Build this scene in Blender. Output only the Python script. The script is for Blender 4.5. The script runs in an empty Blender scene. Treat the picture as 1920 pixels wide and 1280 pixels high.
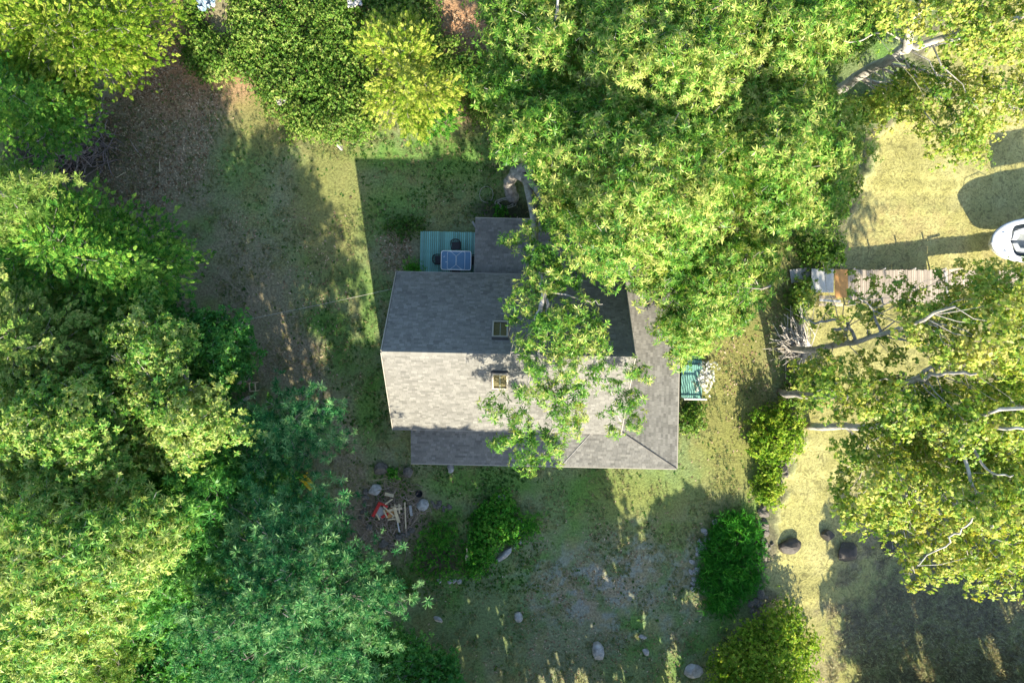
import bpy, bmesh, math, random
import numpy as np
from mathutils import Vector, Matrix, Quaternion
R = math.radians
rng = np.random.default_rng(7)
random.seed(7)
S = bpy.context.scene
COL = S.collection

# ------------------------------------------------------------------ camera, sky, sun, exposure
CAM_H = 42.7
F = 1280.0                                  # focal length in photo pixels (1920 wide)
cam_d = bpy.data.cameras.new('camera'); cam_d.lens = 24.0; cam_d.sensor_width = 36.0
cam_d.clip_end = 2000.0
cam = bpy.data.objects.new('camera', cam_d); COL.objects.link(cam)
cam.location = (0, 0, CAM_H); cam.rotation_euler = (0, 0, 0)
S.camera = cam

SUN_EL = 30.0
SHADOW = Vector((-0.25, 1.0, 0)).normalized()      # shadows fall up the picture and a little left
w = bpy.data.worlds.new('World'); S.world = w; w.use_nodes = True
nt = w.node_tree
sky = nt.nodes.new('ShaderNodeTexSky'); sky.sky_type = 'NISHITA'; sky.sun_disc = False
sky.sun_elevation = R(SUN_EL); sky.sun_rotation = math.atan2(-SHADOW.x, -SHADOW.y)
sky.air_density = 1.0; sky.dust_density = 1.0
bg = nt.nodes['Background']; bg.inputs['Strength'].default_value = 0.13
nt.links.new(sky.outputs[0], bg.inputs['Color'])
sd = bpy.data.lights.new('sun', 'SUN'); sd.energy = 4.5; sd.angle = R(0.5); sd.color = (1.0, 0.90, 0.72)
sun = bpy.data.objects.new('sun', sd); COL.objects.link(sun)
sdir = Vector((SHADOW.x * math.cos(R(SUN_EL)), SHADOW.y * math.cos(R(SUN_EL)), -math.sin(R(SUN_EL))))
sun.rotation_euler = sdir.to_track_quat('-Z', 'Y').to_euler(); sun.location = (10, -60, 60)
S.view_settings.view_transform = 'Standard'; S.view_settings.look = 'None'
S.view_settings.gamma = 1.0; S.view_settings.use_curve_mapping = False
S.view_settings.exposure = 1.76
S.render.engine = 'CYCLES'
S.cycles.max_bounces = 8; S.cycles.diffuse_bounces = 5; S.cycles.glossy_bounces = 2
S.cycles.transmission_bounces = 5; S.cycles.transparent_max_bounces = 8
S.cycles.caustics_reflective = False; S.cycles.caustics_refractive = False
S.cycles.use_denoising = True

# ------------------------------------------------------------------ helpers
def at(px, py, h=0.0):
    """world point at height h that the photo shows at pixel px, py (1920 x 1280)"""
    k = (CAM_H - h) / F
    return Vector(((px - 960) * k, -(py - 640) * k, h))

def tag(o, label=None, cat=None, group=None, kind=None):
    if label: o['label'] = label
    if cat: o['category'] = cat
    if group: o['group'] = group
    if kind: o['kind'] = kind
    return o

def empty(name, loc=(0, 0, 0), rz=0.0, label=None, cat=None, group=None):
    o = bpy.data.objects.new(name, None); COL.objects.link(o)
    o.location = loc; o.rotation_euler = (0, 0, rz); o.empty_display_size = 0.2
    return tag(o, label, cat, group)

def link(name, me, m=None, parent=None):
    o = bpy.data.objects.new(name, me); COL.objects.link(o)
    if m is not None:
        for q in (m if isinstance(m, (list, tuple)) else [m]): me.materials.append(q)
    if parent is not None: o.parent = parent
    return o

def copy_tree(o, parent=None):
    c = o.copy(); COL.objects.link(c)
    if parent is not None: c.parent = parent
    for ch in list(o.children): copy_tree(ch, c)
    return c

class MB:
    """collects verts and faces into one mesh"""
    def __init__(s): s.v = []; s.f = []; s.c = []
    def add(s, vs, fs, c=None):
        n = len(s.v); s.v += [tuple(q) for q in vs]; s.f += [tuple(i + n for i in f) for f in fs]
        if c is not None: s.c += [c] * len(fs)
        return s
    def box(s, cx, cy, cz, sx, sy, sz, rz=0, ry=0, rx=0, c=None):
        M = Matrix.Translation((cx, cy, cz)) @ Matrix.Rotation(rz, 4, 'Z') @ Matrix.Rotation(ry, 4, 'Y') @ Matrix.Rotation(rx, 4, 'X')
        vs = [M @ Vector((a * sx / 2, b * sy / 2, d * sz / 2)) for d in (-1, 1) for b in (-1, 1) for a in (-1, 1)]
        return s.add(vs, [(0, 2, 3, 1), (4, 5, 7, 6), (0, 1, 5, 4), (2, 6, 7, 3), (0, 4, 6, 2), (1, 3, 7, 5)], c)
    def tube(s, pts, r, n=6, c=None, cap=True):
        pts = [Vector(p) for p in pts]
        rs = r if isinstance(r, (list, tuple, np.ndarray)) else [r] * len(pts)
        vs = []; up = Vector((0.13, 0.31, 0.94))
        for i, p in enumerate(pts):
            d = (pts[min(i + 1, len(pts) - 1)] - pts[max(i - 1, 0)])
            if d.length < 1e-9: d = Vector((0, 0, 1))
            d.normalize()
            a = d.cross(up)
            if a.length < 1e-3: a = d.cross(Vector((1, 0, 0)))
            a.normalize(); b = d.cross(a)
            for k in range(n):
                t = 2 * math.pi * k / n
                vs.append(p + (a * math.cos(t) + b * math.sin(t)) * rs[i])
        fs = []
        for i in range(len(pts) - 1):
            for k in range(n):
                k2 = (k + 1) % n
                fs.append((i * n + k, i * n + k2, (i + 1) * n + k2, (i + 1) * n + k))
        if cap:
            fs.append(tuple(range(n - 1, -1, -1))); fs.append(tuple((len(pts) - 1) * n + k for k in range(n)))
        return s.add(vs, fs, c)
    def lathe(s, prof, n=16, c=None, loc=(0, 0, 0)):
        vs = [(loc[0] + r * math.cos(2 * math.pi * k / n), loc[1] + r * math.sin(2 * math.pi * k / n), loc[2] + z) for r, z in prof for k in range(n)]
        fs = [(i * n + k, i * n + (k + 1) % n, (i + 1) * n + (k + 1) % n, (i + 1) * n + k) for i in range(len(prof) - 1) for k in range(n)]
        return s.add(vs, fs, c)
    def prism(s, poly, z0, z1, c=None):
        n = len(poly)
        vs = [(p[0], p[1], z0) for p in poly] + [(p[0], p[1], z1) for p in poly]
        fs = [tuple(range(n - 1, -1, -1)), tuple(range(n, 2 * n))] + [(i, (i + 1) % n, n + (i + 1) % n, n + i) for i in range(n)]
        return s.add(vs, fs, c)
    def mesh(s, name, smooth=False):
        me = bpy.data.meshes.new(name); me.from_pydata(s.v, [], s.f)
        if s.c:
            a = me.attributes.new('v', 'FLOAT', 'FACE'); a.data.foreach_set('value', np.array(s.c, dtype=np.float32))
        if smooth: me.polygons.foreach_set('use_smooth', [True] * len(me.polygons))
        me.update(); return me
    def build(s, name, m, parent=None, smooth=False, bevel=0.0):
        o = link(name, s.mesh(name, smooth), m, parent)
        if bevel:
            b = o.modifiers.new('bevel', 'BEVEL'); b.width = bevel; b.segments = 2; b.limit_method = 'ANGLE'
        return o

def np_quads(name, V, val=None, m=None, parent=None):
    """V (N,4,3) array of quads -> one mesh object with a per-face attribute"""
    n = len(V)
    me = bpy.data.meshes.new(name)
    me.vertices.add(n * 4); me.vertices.foreach_set('co', V.reshape(-1).astype(np.float32))
    me.loops.add(n * 4); me.loops.foreach_set('vertex_index', np.arange(n * 4, dtype=np.int32))
    me.polygons.add(n); me.polygons.foreach_set('loop_start', np.arange(0, n * 4, 4, dtype=np.int32))
    if val is not None:
        a = me.attributes.new('v', 'FLOAT', 'FACE'); a.data.foreach_set('value', val.astype(np.float32))
    me.update(calc_edges=True)
    return link(name, me, m, parent)

# ------------------------------------------------------------------ value noise (numpy)
def vnoise(x, y, seed=0):
    def h(ix, iy):
        n = (ix * 374761393 + iy * 668265263 + seed * 974711) & 0xffffffff
        n = ((n ^ (n >> 13)) * 1274126177) & 0xffffffff
        return ((n ^ (n >> 16)) & 0xffff) / 65535.0
    ix = np.floor(x).astype(np.int64); iy = np.floor(y).astype(np.int64)
    fx = x - ix; fy = y - iy
    fx = fx * fx * (3 - 2 * fx); fy = fy * fy * (3 - 2 * fy)
    a = h(ix, iy); b = h(ix + 1, iy); c = h(ix, iy + 1); d = h(ix + 1, iy + 1)
    return (a * (1 - fx) + b * fx) * (1 - fy) + (c * (1 - fx) + d * fx) * fy
def fbm(x, y, seed=0, o=4):
    s = 0; amp = 0.5; t = 0
    for i in range(o):
        s = s + amp * vnoise(x, y, seed + i * 17); t += amp; amp *= 0.5; x = x * 2.03; y = y * 2.03
    return s / t
def sstep(a, b, x):
    t = np.clip((x - a) / (b - a), 0, 1); return t * t * (3 - 2 * t)

# ------------------------------------------------------------------ materials
def nodes(m):
    m.use_nodes = True; t = m.node_tree
    return t, t.nodes, t.links, t.nodes['Principled BSDF']

def mat(name, c, rough=0.7, var=0.25, scale=6.0, bump=0.15, metal=0.0, spec=0.3, detail=6.0, stretch=(1, 1, 1), c2=None, attr=False, attr_amt=0.35, bscale=None):
    m = bpy.data.materials.new(name); t, N, L, b = nodes(m)
    tc = N.new('ShaderNodeTexCoord'); mp = N.new('ShaderNodeMapping'); mp.inputs['Scale'].default_value = stretch
    L.new(tc.outputs['Object'], mp.inputs['Vector'])
    nz = N.new('ShaderNodeTexNoise'); nz.inputs['Scale'].default_value = scale; nz.inputs['Detail'].default_value = detail
    nz.inputs['Roughness'].default_value = 0.65
    L.new(mp.outputs[0], nz.inputs['Vector'])
    rp = N.new('ShaderNodeValToRGB')
    lo = [q * (1 - var) for q in c]; hi = list(c2) if c2 else [min(1, q * (1 + var)) for q in c]
    rp.color_ramp.elements[0].position = 0.3; rp.color_ramp.elements[1].position = 0.7
    rp.color_ramp.elements[0].color = (*lo, 1); rp.color_ramp.elements[1].color = (*hi, 1)
    L.new(nz.outputs['Fac'], rp.inputs['Fac'])
    out = rp.outputs['Color']
    if attr:
        at_ = N.new('ShaderNodeAttribute'); at_.attribute_name = 'v'
        mr = N.new('ShaderNodeMapRange'); mr.inputs['To Min'].default_value = 1 - attr_amt; mr.inputs['To Max'].default_value = 1 + attr_amt
        L.new(at_.outputs['Fac'], mr.inputs['Value'])
        mx = N.new('ShaderNodeVectorMath'); mx.operation = 'SCALE'
        L.new(out, mx.inputs[0]); L.new(mr.outputs[0], mx.inputs['Scale']); out = mx.outputs[0]
    L.new(out, b.inputs['Base Color'])
    b.inputs['Roughness'].default_value = rough; b.inputs['Metallic'].default_value = metal
    b.inputs['Specular IOR Level'].default_value = spec
    if bump:
        bp = N.new('ShaderNodeBump'); bp.inputs['Strength'].default_value = bump; bp.inputs['Distance'].default_value = 0.05
        nb = nz
        if bscale:
            nb = N.new('ShaderNodeTexNoise'); nb.inputs['Scale'].default_value = bscale; nb.inputs['Detail'].default_value = 5
            L.new(mp.outputs[0], nb.inputs['Vector'])
        L.new(nb.outputs['Fac'], bp.inputs['Height']); L.new(bp.outputs[0], b.inputs['Normal'])
    return m

def leaf_mat(name, cols, trans=0.35, rough=0.5, spec=0.3, tcol=(1.15, 1.1, 0.55)):
    """cols: list of colours along the per-leaf value v"""
    m = bpy.data.materials.new(name); t, N, L, b = nodes(m)
    a = N.new('ShaderNodeAttribute'); a.attribute_name = 'v'
    rp = N.new('ShaderNodeValToRGB'); e = rp.color_ramp.elements
    while len(e) < len(cols): e.new(0.5)
    for i, c in enumerate(cols):
        e[i].position = i / (len(cols) - 1); e[i].color = (*[min(.8, q * 1.2) for q in c], 1)
    L.new(a.outputs['Fac'], rp.inputs['Fac'])
    L.new(rp.outputs['Color'], b.inputs['Base Color'])
    b.inputs['Roughness'].default_value = rough; b.inputs['Specular IOR Level'].default_value = spec * .4
    tr = N.new('ShaderNodeBsdfTranslucent')
    vm = N.new('ShaderNodeVectorMath'); vm.operation = 'MULTIPLY'; vm.inputs[1].default_value = tcol
    L.new(rp.outputs['Color'], vm.inputs[0]); L.new(vm.outputs[0], tr.inputs['Color'])
    mx = N.new('ShaderNodeMixShader'); mx.inputs['Fac'].default_value = trans
    L.new(b.outputs[0], mx.inputs[1]); L.new(tr.outputs[0], mx.inputs[2])
    L.new(mx.outputs[0], N['Material Output'].inputs['Surface'])
    return m

M = {}
M['shingle'] = mat('shingle', (0.160, 0.157, 0.141), 0.9, 0.10, 1.1, 0.25, attr=True, attr_amt=0.24, bscale=60, spec=0.15)
M['roofdeck'] = mat('roof_board', (0.10, 0.095, 0.09), 0.9, 0.2)
M['trim'] = mat('white_trim', (0.62, 0.6, 0.54), 0.6, 0.1)
M['siding'] = mat('siding', (0.20, 0.13, 0.08), 0.8, 0.25, 3, stretch=(1, 1, 8))
M['drip'] = mat('drip_edge', (0.28, 0.26, 0.22), 0.5, 0.1)
M['teal'] = mat('teal_paint', (0.17, 0.37, 0.31), 0.65, 0.25, 3, 0.2, stretch=(6, 1, 1), attr=True, attr_amt=0.3)
M['blue'] = mat('blue_top', (0.10, 0.20, 0.30), 0.45, 0.12, 3, 0.05)
M['white'] = mat('white_plastic', (0.75, 0.75, 0.73), 0.4, 0.06, 4, 0.03)
M['black'] = mat('black_metal', (0.018, 0.018, 0.02), 0.5, 0.3)
M['blackmesh'] = mat('black_sling', (0.035, 0.037, 0.04), 0.8, 0.3, 20)
M['skyframe'] = mat('skylight_frame', (0.42, 0.36, 0.27), 0.5, 0.15)
M['darkmetal'] = mat('dark_flashing', (0.05, 0.05, 0.052), 0.5, 0.2)
M['well'] = mat('pine_well', (0.24, 0.17, 0.085), 0.6, 0.2, 5)
M['dock'] = mat('dock_wood', (0.36, 0.305, 0.24), 0.8, 0.22, 4, 0.3, stretch=(8, 1, 1), attr=True, attr_amt=0.25)
M['greywood'] = mat('grey_wood', (0.34, 0.33, 0.31), 0.85, 0.25, 5, 0.3, stretch=(6, 1, 1))
M['palewood'] = mat('pale_wood', (0.52, 0.42, 0.27), 0.8, 0.22, 5, 0.3, stretch=(1, 6, 1))
M['plywood'] = mat('orange_plywood', (0.50, 0.26, 0.09), 0.8, 0.2, 4, 0.2)
M['red'] = mat('red_paint', (0.42, 0.03, 0.025), 0.6, 0.25, 8)
M['yellow'] = mat('yellow_plastic', (0.65, 0.46, 0.02), 0.45, 0.15, 5)
M['bark'] = mat('grey_bark', (0.24, 0.215, 0.18), 0.95, 0.45, 5, 0.7, stretch=(1, 1, 0.35), c2=(0.42, 0.39, 0.34))
M['paleb'] = mat('pale_bark', (0.36, 0.335, 0.29), 0.95, 0.45, 4, 0.7, stretch=(1, 1, 0.4), c2=(0.56, 0.53, 0.47))
M['twig'] = mat('grey_twig', (0.36, 0.33, 0.29), 0.95, 0.3, 5)
M['brush'] = mat('dead_brush', (0.25, 0.205, 0.195), 0.95, 0.35, 4, attr=True, attr_amt=0.5)
M['rock'] = mat('grey_rock', (0.30, 0.30, 0.285), 0.9, 0.4, 3, 0.6, c2=(0.46, 0.45, 0.42))
M['darkrock'] = mat('dark_rock', (0.10, 0.09, 0.075), 0.85, 0.5, 4, 0.6, c2=(0.2, 0.18, 0.15))
M['wetrock'] = mat('wet_rock', (0.045, 0.038, 0.03), 0.7, 0.5, 4, 0.6, spec=0.5)
M['stick'] = mat('brown_stick', (0.26, 0.19, 0.14), 0.9, 0.35, 3, c2=(0.42, 0.34, 0.26))
M['stem'] = mat('stem', (0.14, 0.11, 0.07), 0.9, 0.3)
M['gel'] = mat('boat_gelcoat', (0.80, 0.80, 0.80), 0.25, 0.03, 3, 0.0, spec=0.5)
M['boatgrey'] = mat('boat_grey', (0.20, 0.22, 0.22), 0.7, 0.12, 8)
M['vinyl'] = mat('boat_vinyl', (0.36, 0.38, 0.37), 0.5, 0.08, 6)
M['canvas'] = mat('canvas', (0.10, 0.12, 0.14), 0.9, 0.1)
M['hose'] = mat('hose', (0.34, 0.33, 0.27), 0.6, 0.1)
M['tarp'] = mat('blue_tarp', (0.14, 0.30, 0.45), 0.5, 0.35, 2.5, 0.4, c2=(0.42, 0.48, 0.50))
M['cloth'] = mat('white_cloth', (0.45, 0.445, 0.42), 0.8, 0.15, 3, 0.3)
M['cutwood'] = mat('cut_wood', (0.56, 0.47, 0.33), 0.8, 0.2, 6)

def schlick(N, L, normal=None, f0=0.03):
    """reflectance that is the same from both sides of a thin surface"""
    ge = N.new('ShaderNodeNewGeometry'); d = N.new('ShaderNodeVectorMath'); d.operation = 'DOT_PRODUCT'
    L.new(ge.outputs['Incoming'], d.inputs[0]); L.new(normal if normal is not None else ge.outputs['Normal'], d.inputs[1])
    def mth(op, a, b=None):
        n = N.new('ShaderNodeMath'); n.operation = op; n.use_clamp = op == 'SUBTRACT'
        for i, q in enumerate((a, b)):
            if q is None: continue
            if isinstance(q, (int, float)): n.inputs[i].default_value = q
            else: L.new(q, n.inputs[i])
        return n.outputs[0]
    p = mth('POWER', mth('SUBTRACT', 1.0, mth('ABSOLUTE', d.outputs['Value'])), 5.0)
    return mth('ADD', mth('MULTIPLY', p, 1 - f0), f0)

def glass_pane(name, col, fac=0.12):
    m = bpy.data.materials.new(name); t, N, L, b = nodes(m)
    tr = N.new('ShaderNodeBsdfTransparent'); tr.inputs['Color'].default_value = (*col, 1)
    gl = N.new('ShaderNodeBsdfGlossy'); gl.inputs['Roughness'].default_value = 0.05
    F_ = schlick(N, L)
    mx = N.new('ShaderNodeMixShader')
    L.new(F_, mx.inputs['Fac']); L.new(tr.outputs[0], mx.inputs[1]); L.new(gl.outputs[0], mx.inputs[2])
    L.new(mx.outputs[0], N['Material Output'].inputs['Surface'])
    return m
M['glass'] = glass_pane('glass', (0.82, 0.86, 0.84))

# ------------------------------------------------------------------ terrain
SHY = np.array([0, 120, 200, 300, 400, 470, 520, 600, 650, 720, 800, 850, 900, 1000, 1100, 1150, 1220, 1290, 1360, 1450, 1600])
SHX = np.array([1780, 1735, 1690, 1625, 1588, 1570, 1520, 1498, 1490, 1492, 1505, 1492, 1475, 1445, 1437, 1448, 1490, 1525, 1640, 2100, 3400])
def shore_x(v):
    return np.interp(v, SHY, SHX)
WATER_Z = -0.25
def terrain(x, y):
    """height and colour of the ground at world x, y (arrays)"""
    k = F / CAM_H
    u = 960 + x * k; v = 640 - y * k
    sx = shore_x(v) + 22 * (fbm(v / 26.0, v * 0, 5, 3) - 0.5) * 2
    d = (u - sx) / k                               # metres beyond the shore
    d = np.where(v > 1300, d * 0.5, d)
    z = 0.10 * (fbm(x * 0.35, y * 0.35, 3) - 0.5) + 0.05 * (fbm(x * 1.7, y * 1.7, 9) - 0.5)
    bed = -0.30 - 0.075 * np.clip(d, 0, 12) - 0.02 * np.clip(d - 12, 0, 60) + 0.10 * (fbm(x * 0.9, y * 0.9, 21) - 0.5)
    z = z * (1 - sstep(-0.8, 0.8, d)) + bed * sstep(-0.6, 0.9, d)
    # colours
    n1 = fbm(u / 70.0, v / 70.0, 1); n2 = fbm(u / 26.0, v / 26.0, 2); n3 = fbm(u / 11.0, v / 11.0, 3); n4 = fbm(u / 120.0, v / 120.0, 4)
    def C(*c): return np.array(c)[None, :]
    def mix(a, b, f): return a * (1 - f[:, None]) + b * f[:, None]
    def blob(px, py, rx, ry, soft=0.5, rot=0.0):
        c, s = math.cos(rot), math.sin(rot)
        dx = (u - px) * c + (v - py) * s; dy = -(u - px) * s + (v - py) * c
        r = np.sqrt((dx / rx) ** 2 + (dy / ry) ** 2) + (n2 - 0.5) * 0.7 + (n3 - 0.5) * 0.4
        return 1 - sstep(1 - soft, 1 + soft, r)
    GR = C(0.155, 0.205, 0.085); GG = C(0.095, 0.21, 0.035); DRY = C(0.22, 0.21, 0.075); DIRT = C(0.255, 0.225, 0.15)
    LIT = C(0.36, 0.21, 0.115); LIT2 = C(0.245, 0.21, 0.135); GRAV = C(0.28, 0.275, 0.24); MOSS = C(0.13, 0.15, 0.03)
    col = np.repeat(GR, len(u), 0)
    col = mix(col, GG, sstep(0.50, 0.68, n1) * 0.7)
    col = mix(col, DIRT, sstep(0.50, 0.70, fbm(u / 85.0, v / 85.0, 8)) * 0.45)
    col = mix(col, DRY, sstep(0.52, 0.72, n2) * 0.45)
    # forest floor at the left and top
    col = mix(col, LIT2, np.maximum(blob(60, 900, 420, 620, 0.3), blob(500, 60, 460, 200, 0.3)) * 0.9)
    col = mix(col, LIT2, blob(215, 270, 150, 150, 0.35) * 0.95)
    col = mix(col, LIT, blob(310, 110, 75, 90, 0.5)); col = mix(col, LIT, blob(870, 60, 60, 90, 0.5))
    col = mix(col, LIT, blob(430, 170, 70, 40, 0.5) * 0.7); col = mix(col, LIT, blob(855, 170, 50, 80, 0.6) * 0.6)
    # worn brown track beside the house
    for (px, py, rx, ry, a) in ((340, 330, 60, 90, 0.6), (440, 470, 40, 110, 0.6), (500, 580, 55, 110, 0.75), (560, 680, 55, 80, 0.85),
                                (620, 800, 45, 90, 0.7), (655, 930, 30, 110, 0.7), (740, 470, 40, 50, 0.7), (660, 960, 40, 120, 0.5)):
        col = mix(col, DIRT * C(1.0, 0.93, 0.92), blob(px, py, rx, ry, 0.6) * a)
    for (px, py, rx, ry, a) in ((605, 605, 35, 25, 1), (640, 640, 25, 60, .7), (690, 600, 20, 90, .8), (460, 310, 50, 60, .6), (690, 770, 25, 60, .9), (650, 520, 40, 40, .7),
                                (840, 300, 110, 50, .8), (740, 380, 60, 40, .7), (900, 905, 120, 30, .9), (1150, 930, 140, 50, .6), (700, 420, 30, 40, .6), (800, 1010, 60, 60, .8), (760, 1060, 70, 50, .8)):
        col = mix(col, GG, blob(px, py, rx, ry, 0.6) * a * 0.85)
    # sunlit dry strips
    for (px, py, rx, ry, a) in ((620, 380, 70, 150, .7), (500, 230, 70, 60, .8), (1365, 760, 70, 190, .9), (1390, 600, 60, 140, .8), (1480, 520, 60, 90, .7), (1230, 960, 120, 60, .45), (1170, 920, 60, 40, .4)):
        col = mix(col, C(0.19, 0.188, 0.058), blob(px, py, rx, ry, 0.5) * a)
    # bare gravelly patch in the lower yard
    for (px, py, rx, ry, a) in ((1075, 1085, 110, 60, .95), (1060, 1140, 60, 40, .7), (1190, 1050, 50, 70, .8), (1160, 1170, 45, 50, .7), (1130, 1110, 60, 60, .8), (1250, 1130, 50, 110, .6), (1290, 1060, 30, 90, .6)):
        f = blob(px, py, rx, ry, 0.7) * a * .75 * sstep(.36, .56, n2)
        col = mix(col, np.where((n3 > 0.53)[:, None], GRAV, DIRT * C(1.1, 1.02, 1.0)), f)
    col = mix(col, DIRT * C(.9, .8, .8), blob(735, 970, 75, 85, 0.4) * 0.95)
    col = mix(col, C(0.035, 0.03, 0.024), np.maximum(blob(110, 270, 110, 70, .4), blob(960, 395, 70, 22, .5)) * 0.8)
    # under water: pale sand, weed further out with tree shade painted into its colour
    SAND = C(0.33, 0.31, 0.145); WEED_SHADE = C(0.20, 0.175, 0.125); GRNW = C(0.23, 0.25, 0.11)
    sand = mix(np.repeat(SAND, len(u), 0), C(0.24, 0.225, 0.095), sstep(0.42, 0.62, n2) * 0.55)
    sand = mix(sand, C(0.37, 0.345, 0.185), sstep(0.5, 0.66, n1) * 0.6)
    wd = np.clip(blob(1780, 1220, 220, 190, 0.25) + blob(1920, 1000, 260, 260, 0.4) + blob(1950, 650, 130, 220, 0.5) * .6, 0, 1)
    sand = mix(sand, np.where((n2 > 0.52)[:, None], GRNW, WEED_SHADE), wd * 0.9)
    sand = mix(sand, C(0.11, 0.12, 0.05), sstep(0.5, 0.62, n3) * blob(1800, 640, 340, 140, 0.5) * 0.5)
    sand = mix(sand, C(0.30, 0.25, 0.13), blob(1700, 430, 130, 60, .5) * sstep(.45, .6, n3) * .7)
    wet = C(0.10, 0.085, 0.06)
    col = mix(col, np.repeat(wet, len(u), 0), sstep(-1.2, -0.3, d) * (1 - sstep(0.0, 0.5, d)) * 0.75)
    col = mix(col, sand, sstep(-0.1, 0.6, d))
    return z, col, d

def axis(lo, hi, step, far):
    a = list(np.arange(lo, hi + 1e-6, step)); s = step
    b = [hi]; 
    while b[-1] < far: s *= 1.35; b.append(b[-1] + s)
    s = step; c = [lo]
    while c[-1] > -far: s *= 1.35; c.append(c[-1] - s)
    return np.array(c[::-1][:-1] + a + b[1:])
gx = axis(-33, 33, 0.16, 300); gy = axis(-22.5, 22.5, 0.16, 300)
X, Y = np.meshgrid(gx, gy); nx, ny = len(gx), len(gy)
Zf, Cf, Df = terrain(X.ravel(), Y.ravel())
me = bpy.data.meshes.new('ground')
me.vertices.add(nx * ny); me.vertices.foreach_set('co', np.stack([X.ravel(), Y.ravel(), Zf], 1).ravel().astype(np.float32))
ii = (np.arange(ny - 1)[:, None] * nx + np.arange(nx - 1)[None, :]).ravel()
q = np.stack([ii, ii + 1, ii + nx + 1, ii + nx], 1).astype(np.int32)
me.loops.add(q.size); me.loops.foreach_set('vertex_index', q.ravel())
me.polygons.add(len(q)); me.polygons.foreach_set('loop_start', np.arange(0, q.size, 4, dtype=np.int32))
me.polygons.foreach_set('use_smooth', np.ones(len(q), dtype=bool))
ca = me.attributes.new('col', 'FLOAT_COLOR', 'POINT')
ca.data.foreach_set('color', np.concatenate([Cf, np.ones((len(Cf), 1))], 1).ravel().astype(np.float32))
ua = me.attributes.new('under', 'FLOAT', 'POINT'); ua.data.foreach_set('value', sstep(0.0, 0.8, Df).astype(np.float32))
me.update(calc_edges=True)

m = bpy.data.materials.new('ground'); t, N, L, b = nodes(m)
a = N.new('ShaderNodeAttribute'); a.attribute_name = 'col'
ud = N.new('ShaderNodeAttribute'); ud.attribute_name = 'under'
tc = N.new('ShaderNodeTexCoord')
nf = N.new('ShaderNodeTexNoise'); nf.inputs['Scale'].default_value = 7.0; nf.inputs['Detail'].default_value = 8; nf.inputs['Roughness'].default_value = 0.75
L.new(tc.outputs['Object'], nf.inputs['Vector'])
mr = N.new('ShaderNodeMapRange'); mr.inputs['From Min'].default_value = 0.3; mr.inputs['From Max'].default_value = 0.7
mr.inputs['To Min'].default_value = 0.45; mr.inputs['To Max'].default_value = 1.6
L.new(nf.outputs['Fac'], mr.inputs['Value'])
# wavy caustic light painted into the lake bed colour: warped ridged noise
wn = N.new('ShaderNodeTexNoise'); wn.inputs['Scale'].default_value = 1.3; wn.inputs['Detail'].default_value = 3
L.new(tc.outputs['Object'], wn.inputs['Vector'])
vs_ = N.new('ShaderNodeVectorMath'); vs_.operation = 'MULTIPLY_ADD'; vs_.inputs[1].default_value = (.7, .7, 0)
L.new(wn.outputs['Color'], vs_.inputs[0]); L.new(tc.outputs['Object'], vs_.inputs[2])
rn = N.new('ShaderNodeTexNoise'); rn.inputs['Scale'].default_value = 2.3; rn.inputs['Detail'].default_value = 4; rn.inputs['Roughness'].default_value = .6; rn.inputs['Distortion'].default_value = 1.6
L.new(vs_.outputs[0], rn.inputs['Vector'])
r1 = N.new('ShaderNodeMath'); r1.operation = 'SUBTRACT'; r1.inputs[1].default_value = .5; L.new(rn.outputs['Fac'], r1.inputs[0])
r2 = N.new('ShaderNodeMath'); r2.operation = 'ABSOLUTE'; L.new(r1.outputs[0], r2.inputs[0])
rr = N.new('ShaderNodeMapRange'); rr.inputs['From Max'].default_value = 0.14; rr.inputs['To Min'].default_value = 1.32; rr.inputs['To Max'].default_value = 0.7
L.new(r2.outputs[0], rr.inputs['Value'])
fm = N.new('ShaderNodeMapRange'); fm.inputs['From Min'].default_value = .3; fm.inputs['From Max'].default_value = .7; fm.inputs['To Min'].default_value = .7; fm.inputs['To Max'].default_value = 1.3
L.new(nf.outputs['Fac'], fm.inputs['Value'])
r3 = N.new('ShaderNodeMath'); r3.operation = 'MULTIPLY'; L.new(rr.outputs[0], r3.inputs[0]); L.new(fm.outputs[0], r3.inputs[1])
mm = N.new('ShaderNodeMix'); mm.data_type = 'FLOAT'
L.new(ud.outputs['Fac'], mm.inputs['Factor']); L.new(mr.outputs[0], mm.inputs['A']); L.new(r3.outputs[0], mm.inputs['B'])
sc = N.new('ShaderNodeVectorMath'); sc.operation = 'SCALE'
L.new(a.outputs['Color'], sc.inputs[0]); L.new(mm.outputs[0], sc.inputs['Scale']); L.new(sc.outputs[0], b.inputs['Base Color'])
b.inputs['Roughness'].default_value = 0.95; b.inputs['Specular IOR Level'].default_value = 0.1
bp = N.new('ShaderNodeBump'); bp.inputs['Strength'].default_value = 0.8; bp.inputs['Distance'].default_value = 0.10
L.new(nf.outputs['Fac'], bp.inputs['Height']); L.new(bp.outputs[0], b.inputs['Normal'])
tag(link('ground', me, m), kind='structure')

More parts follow.
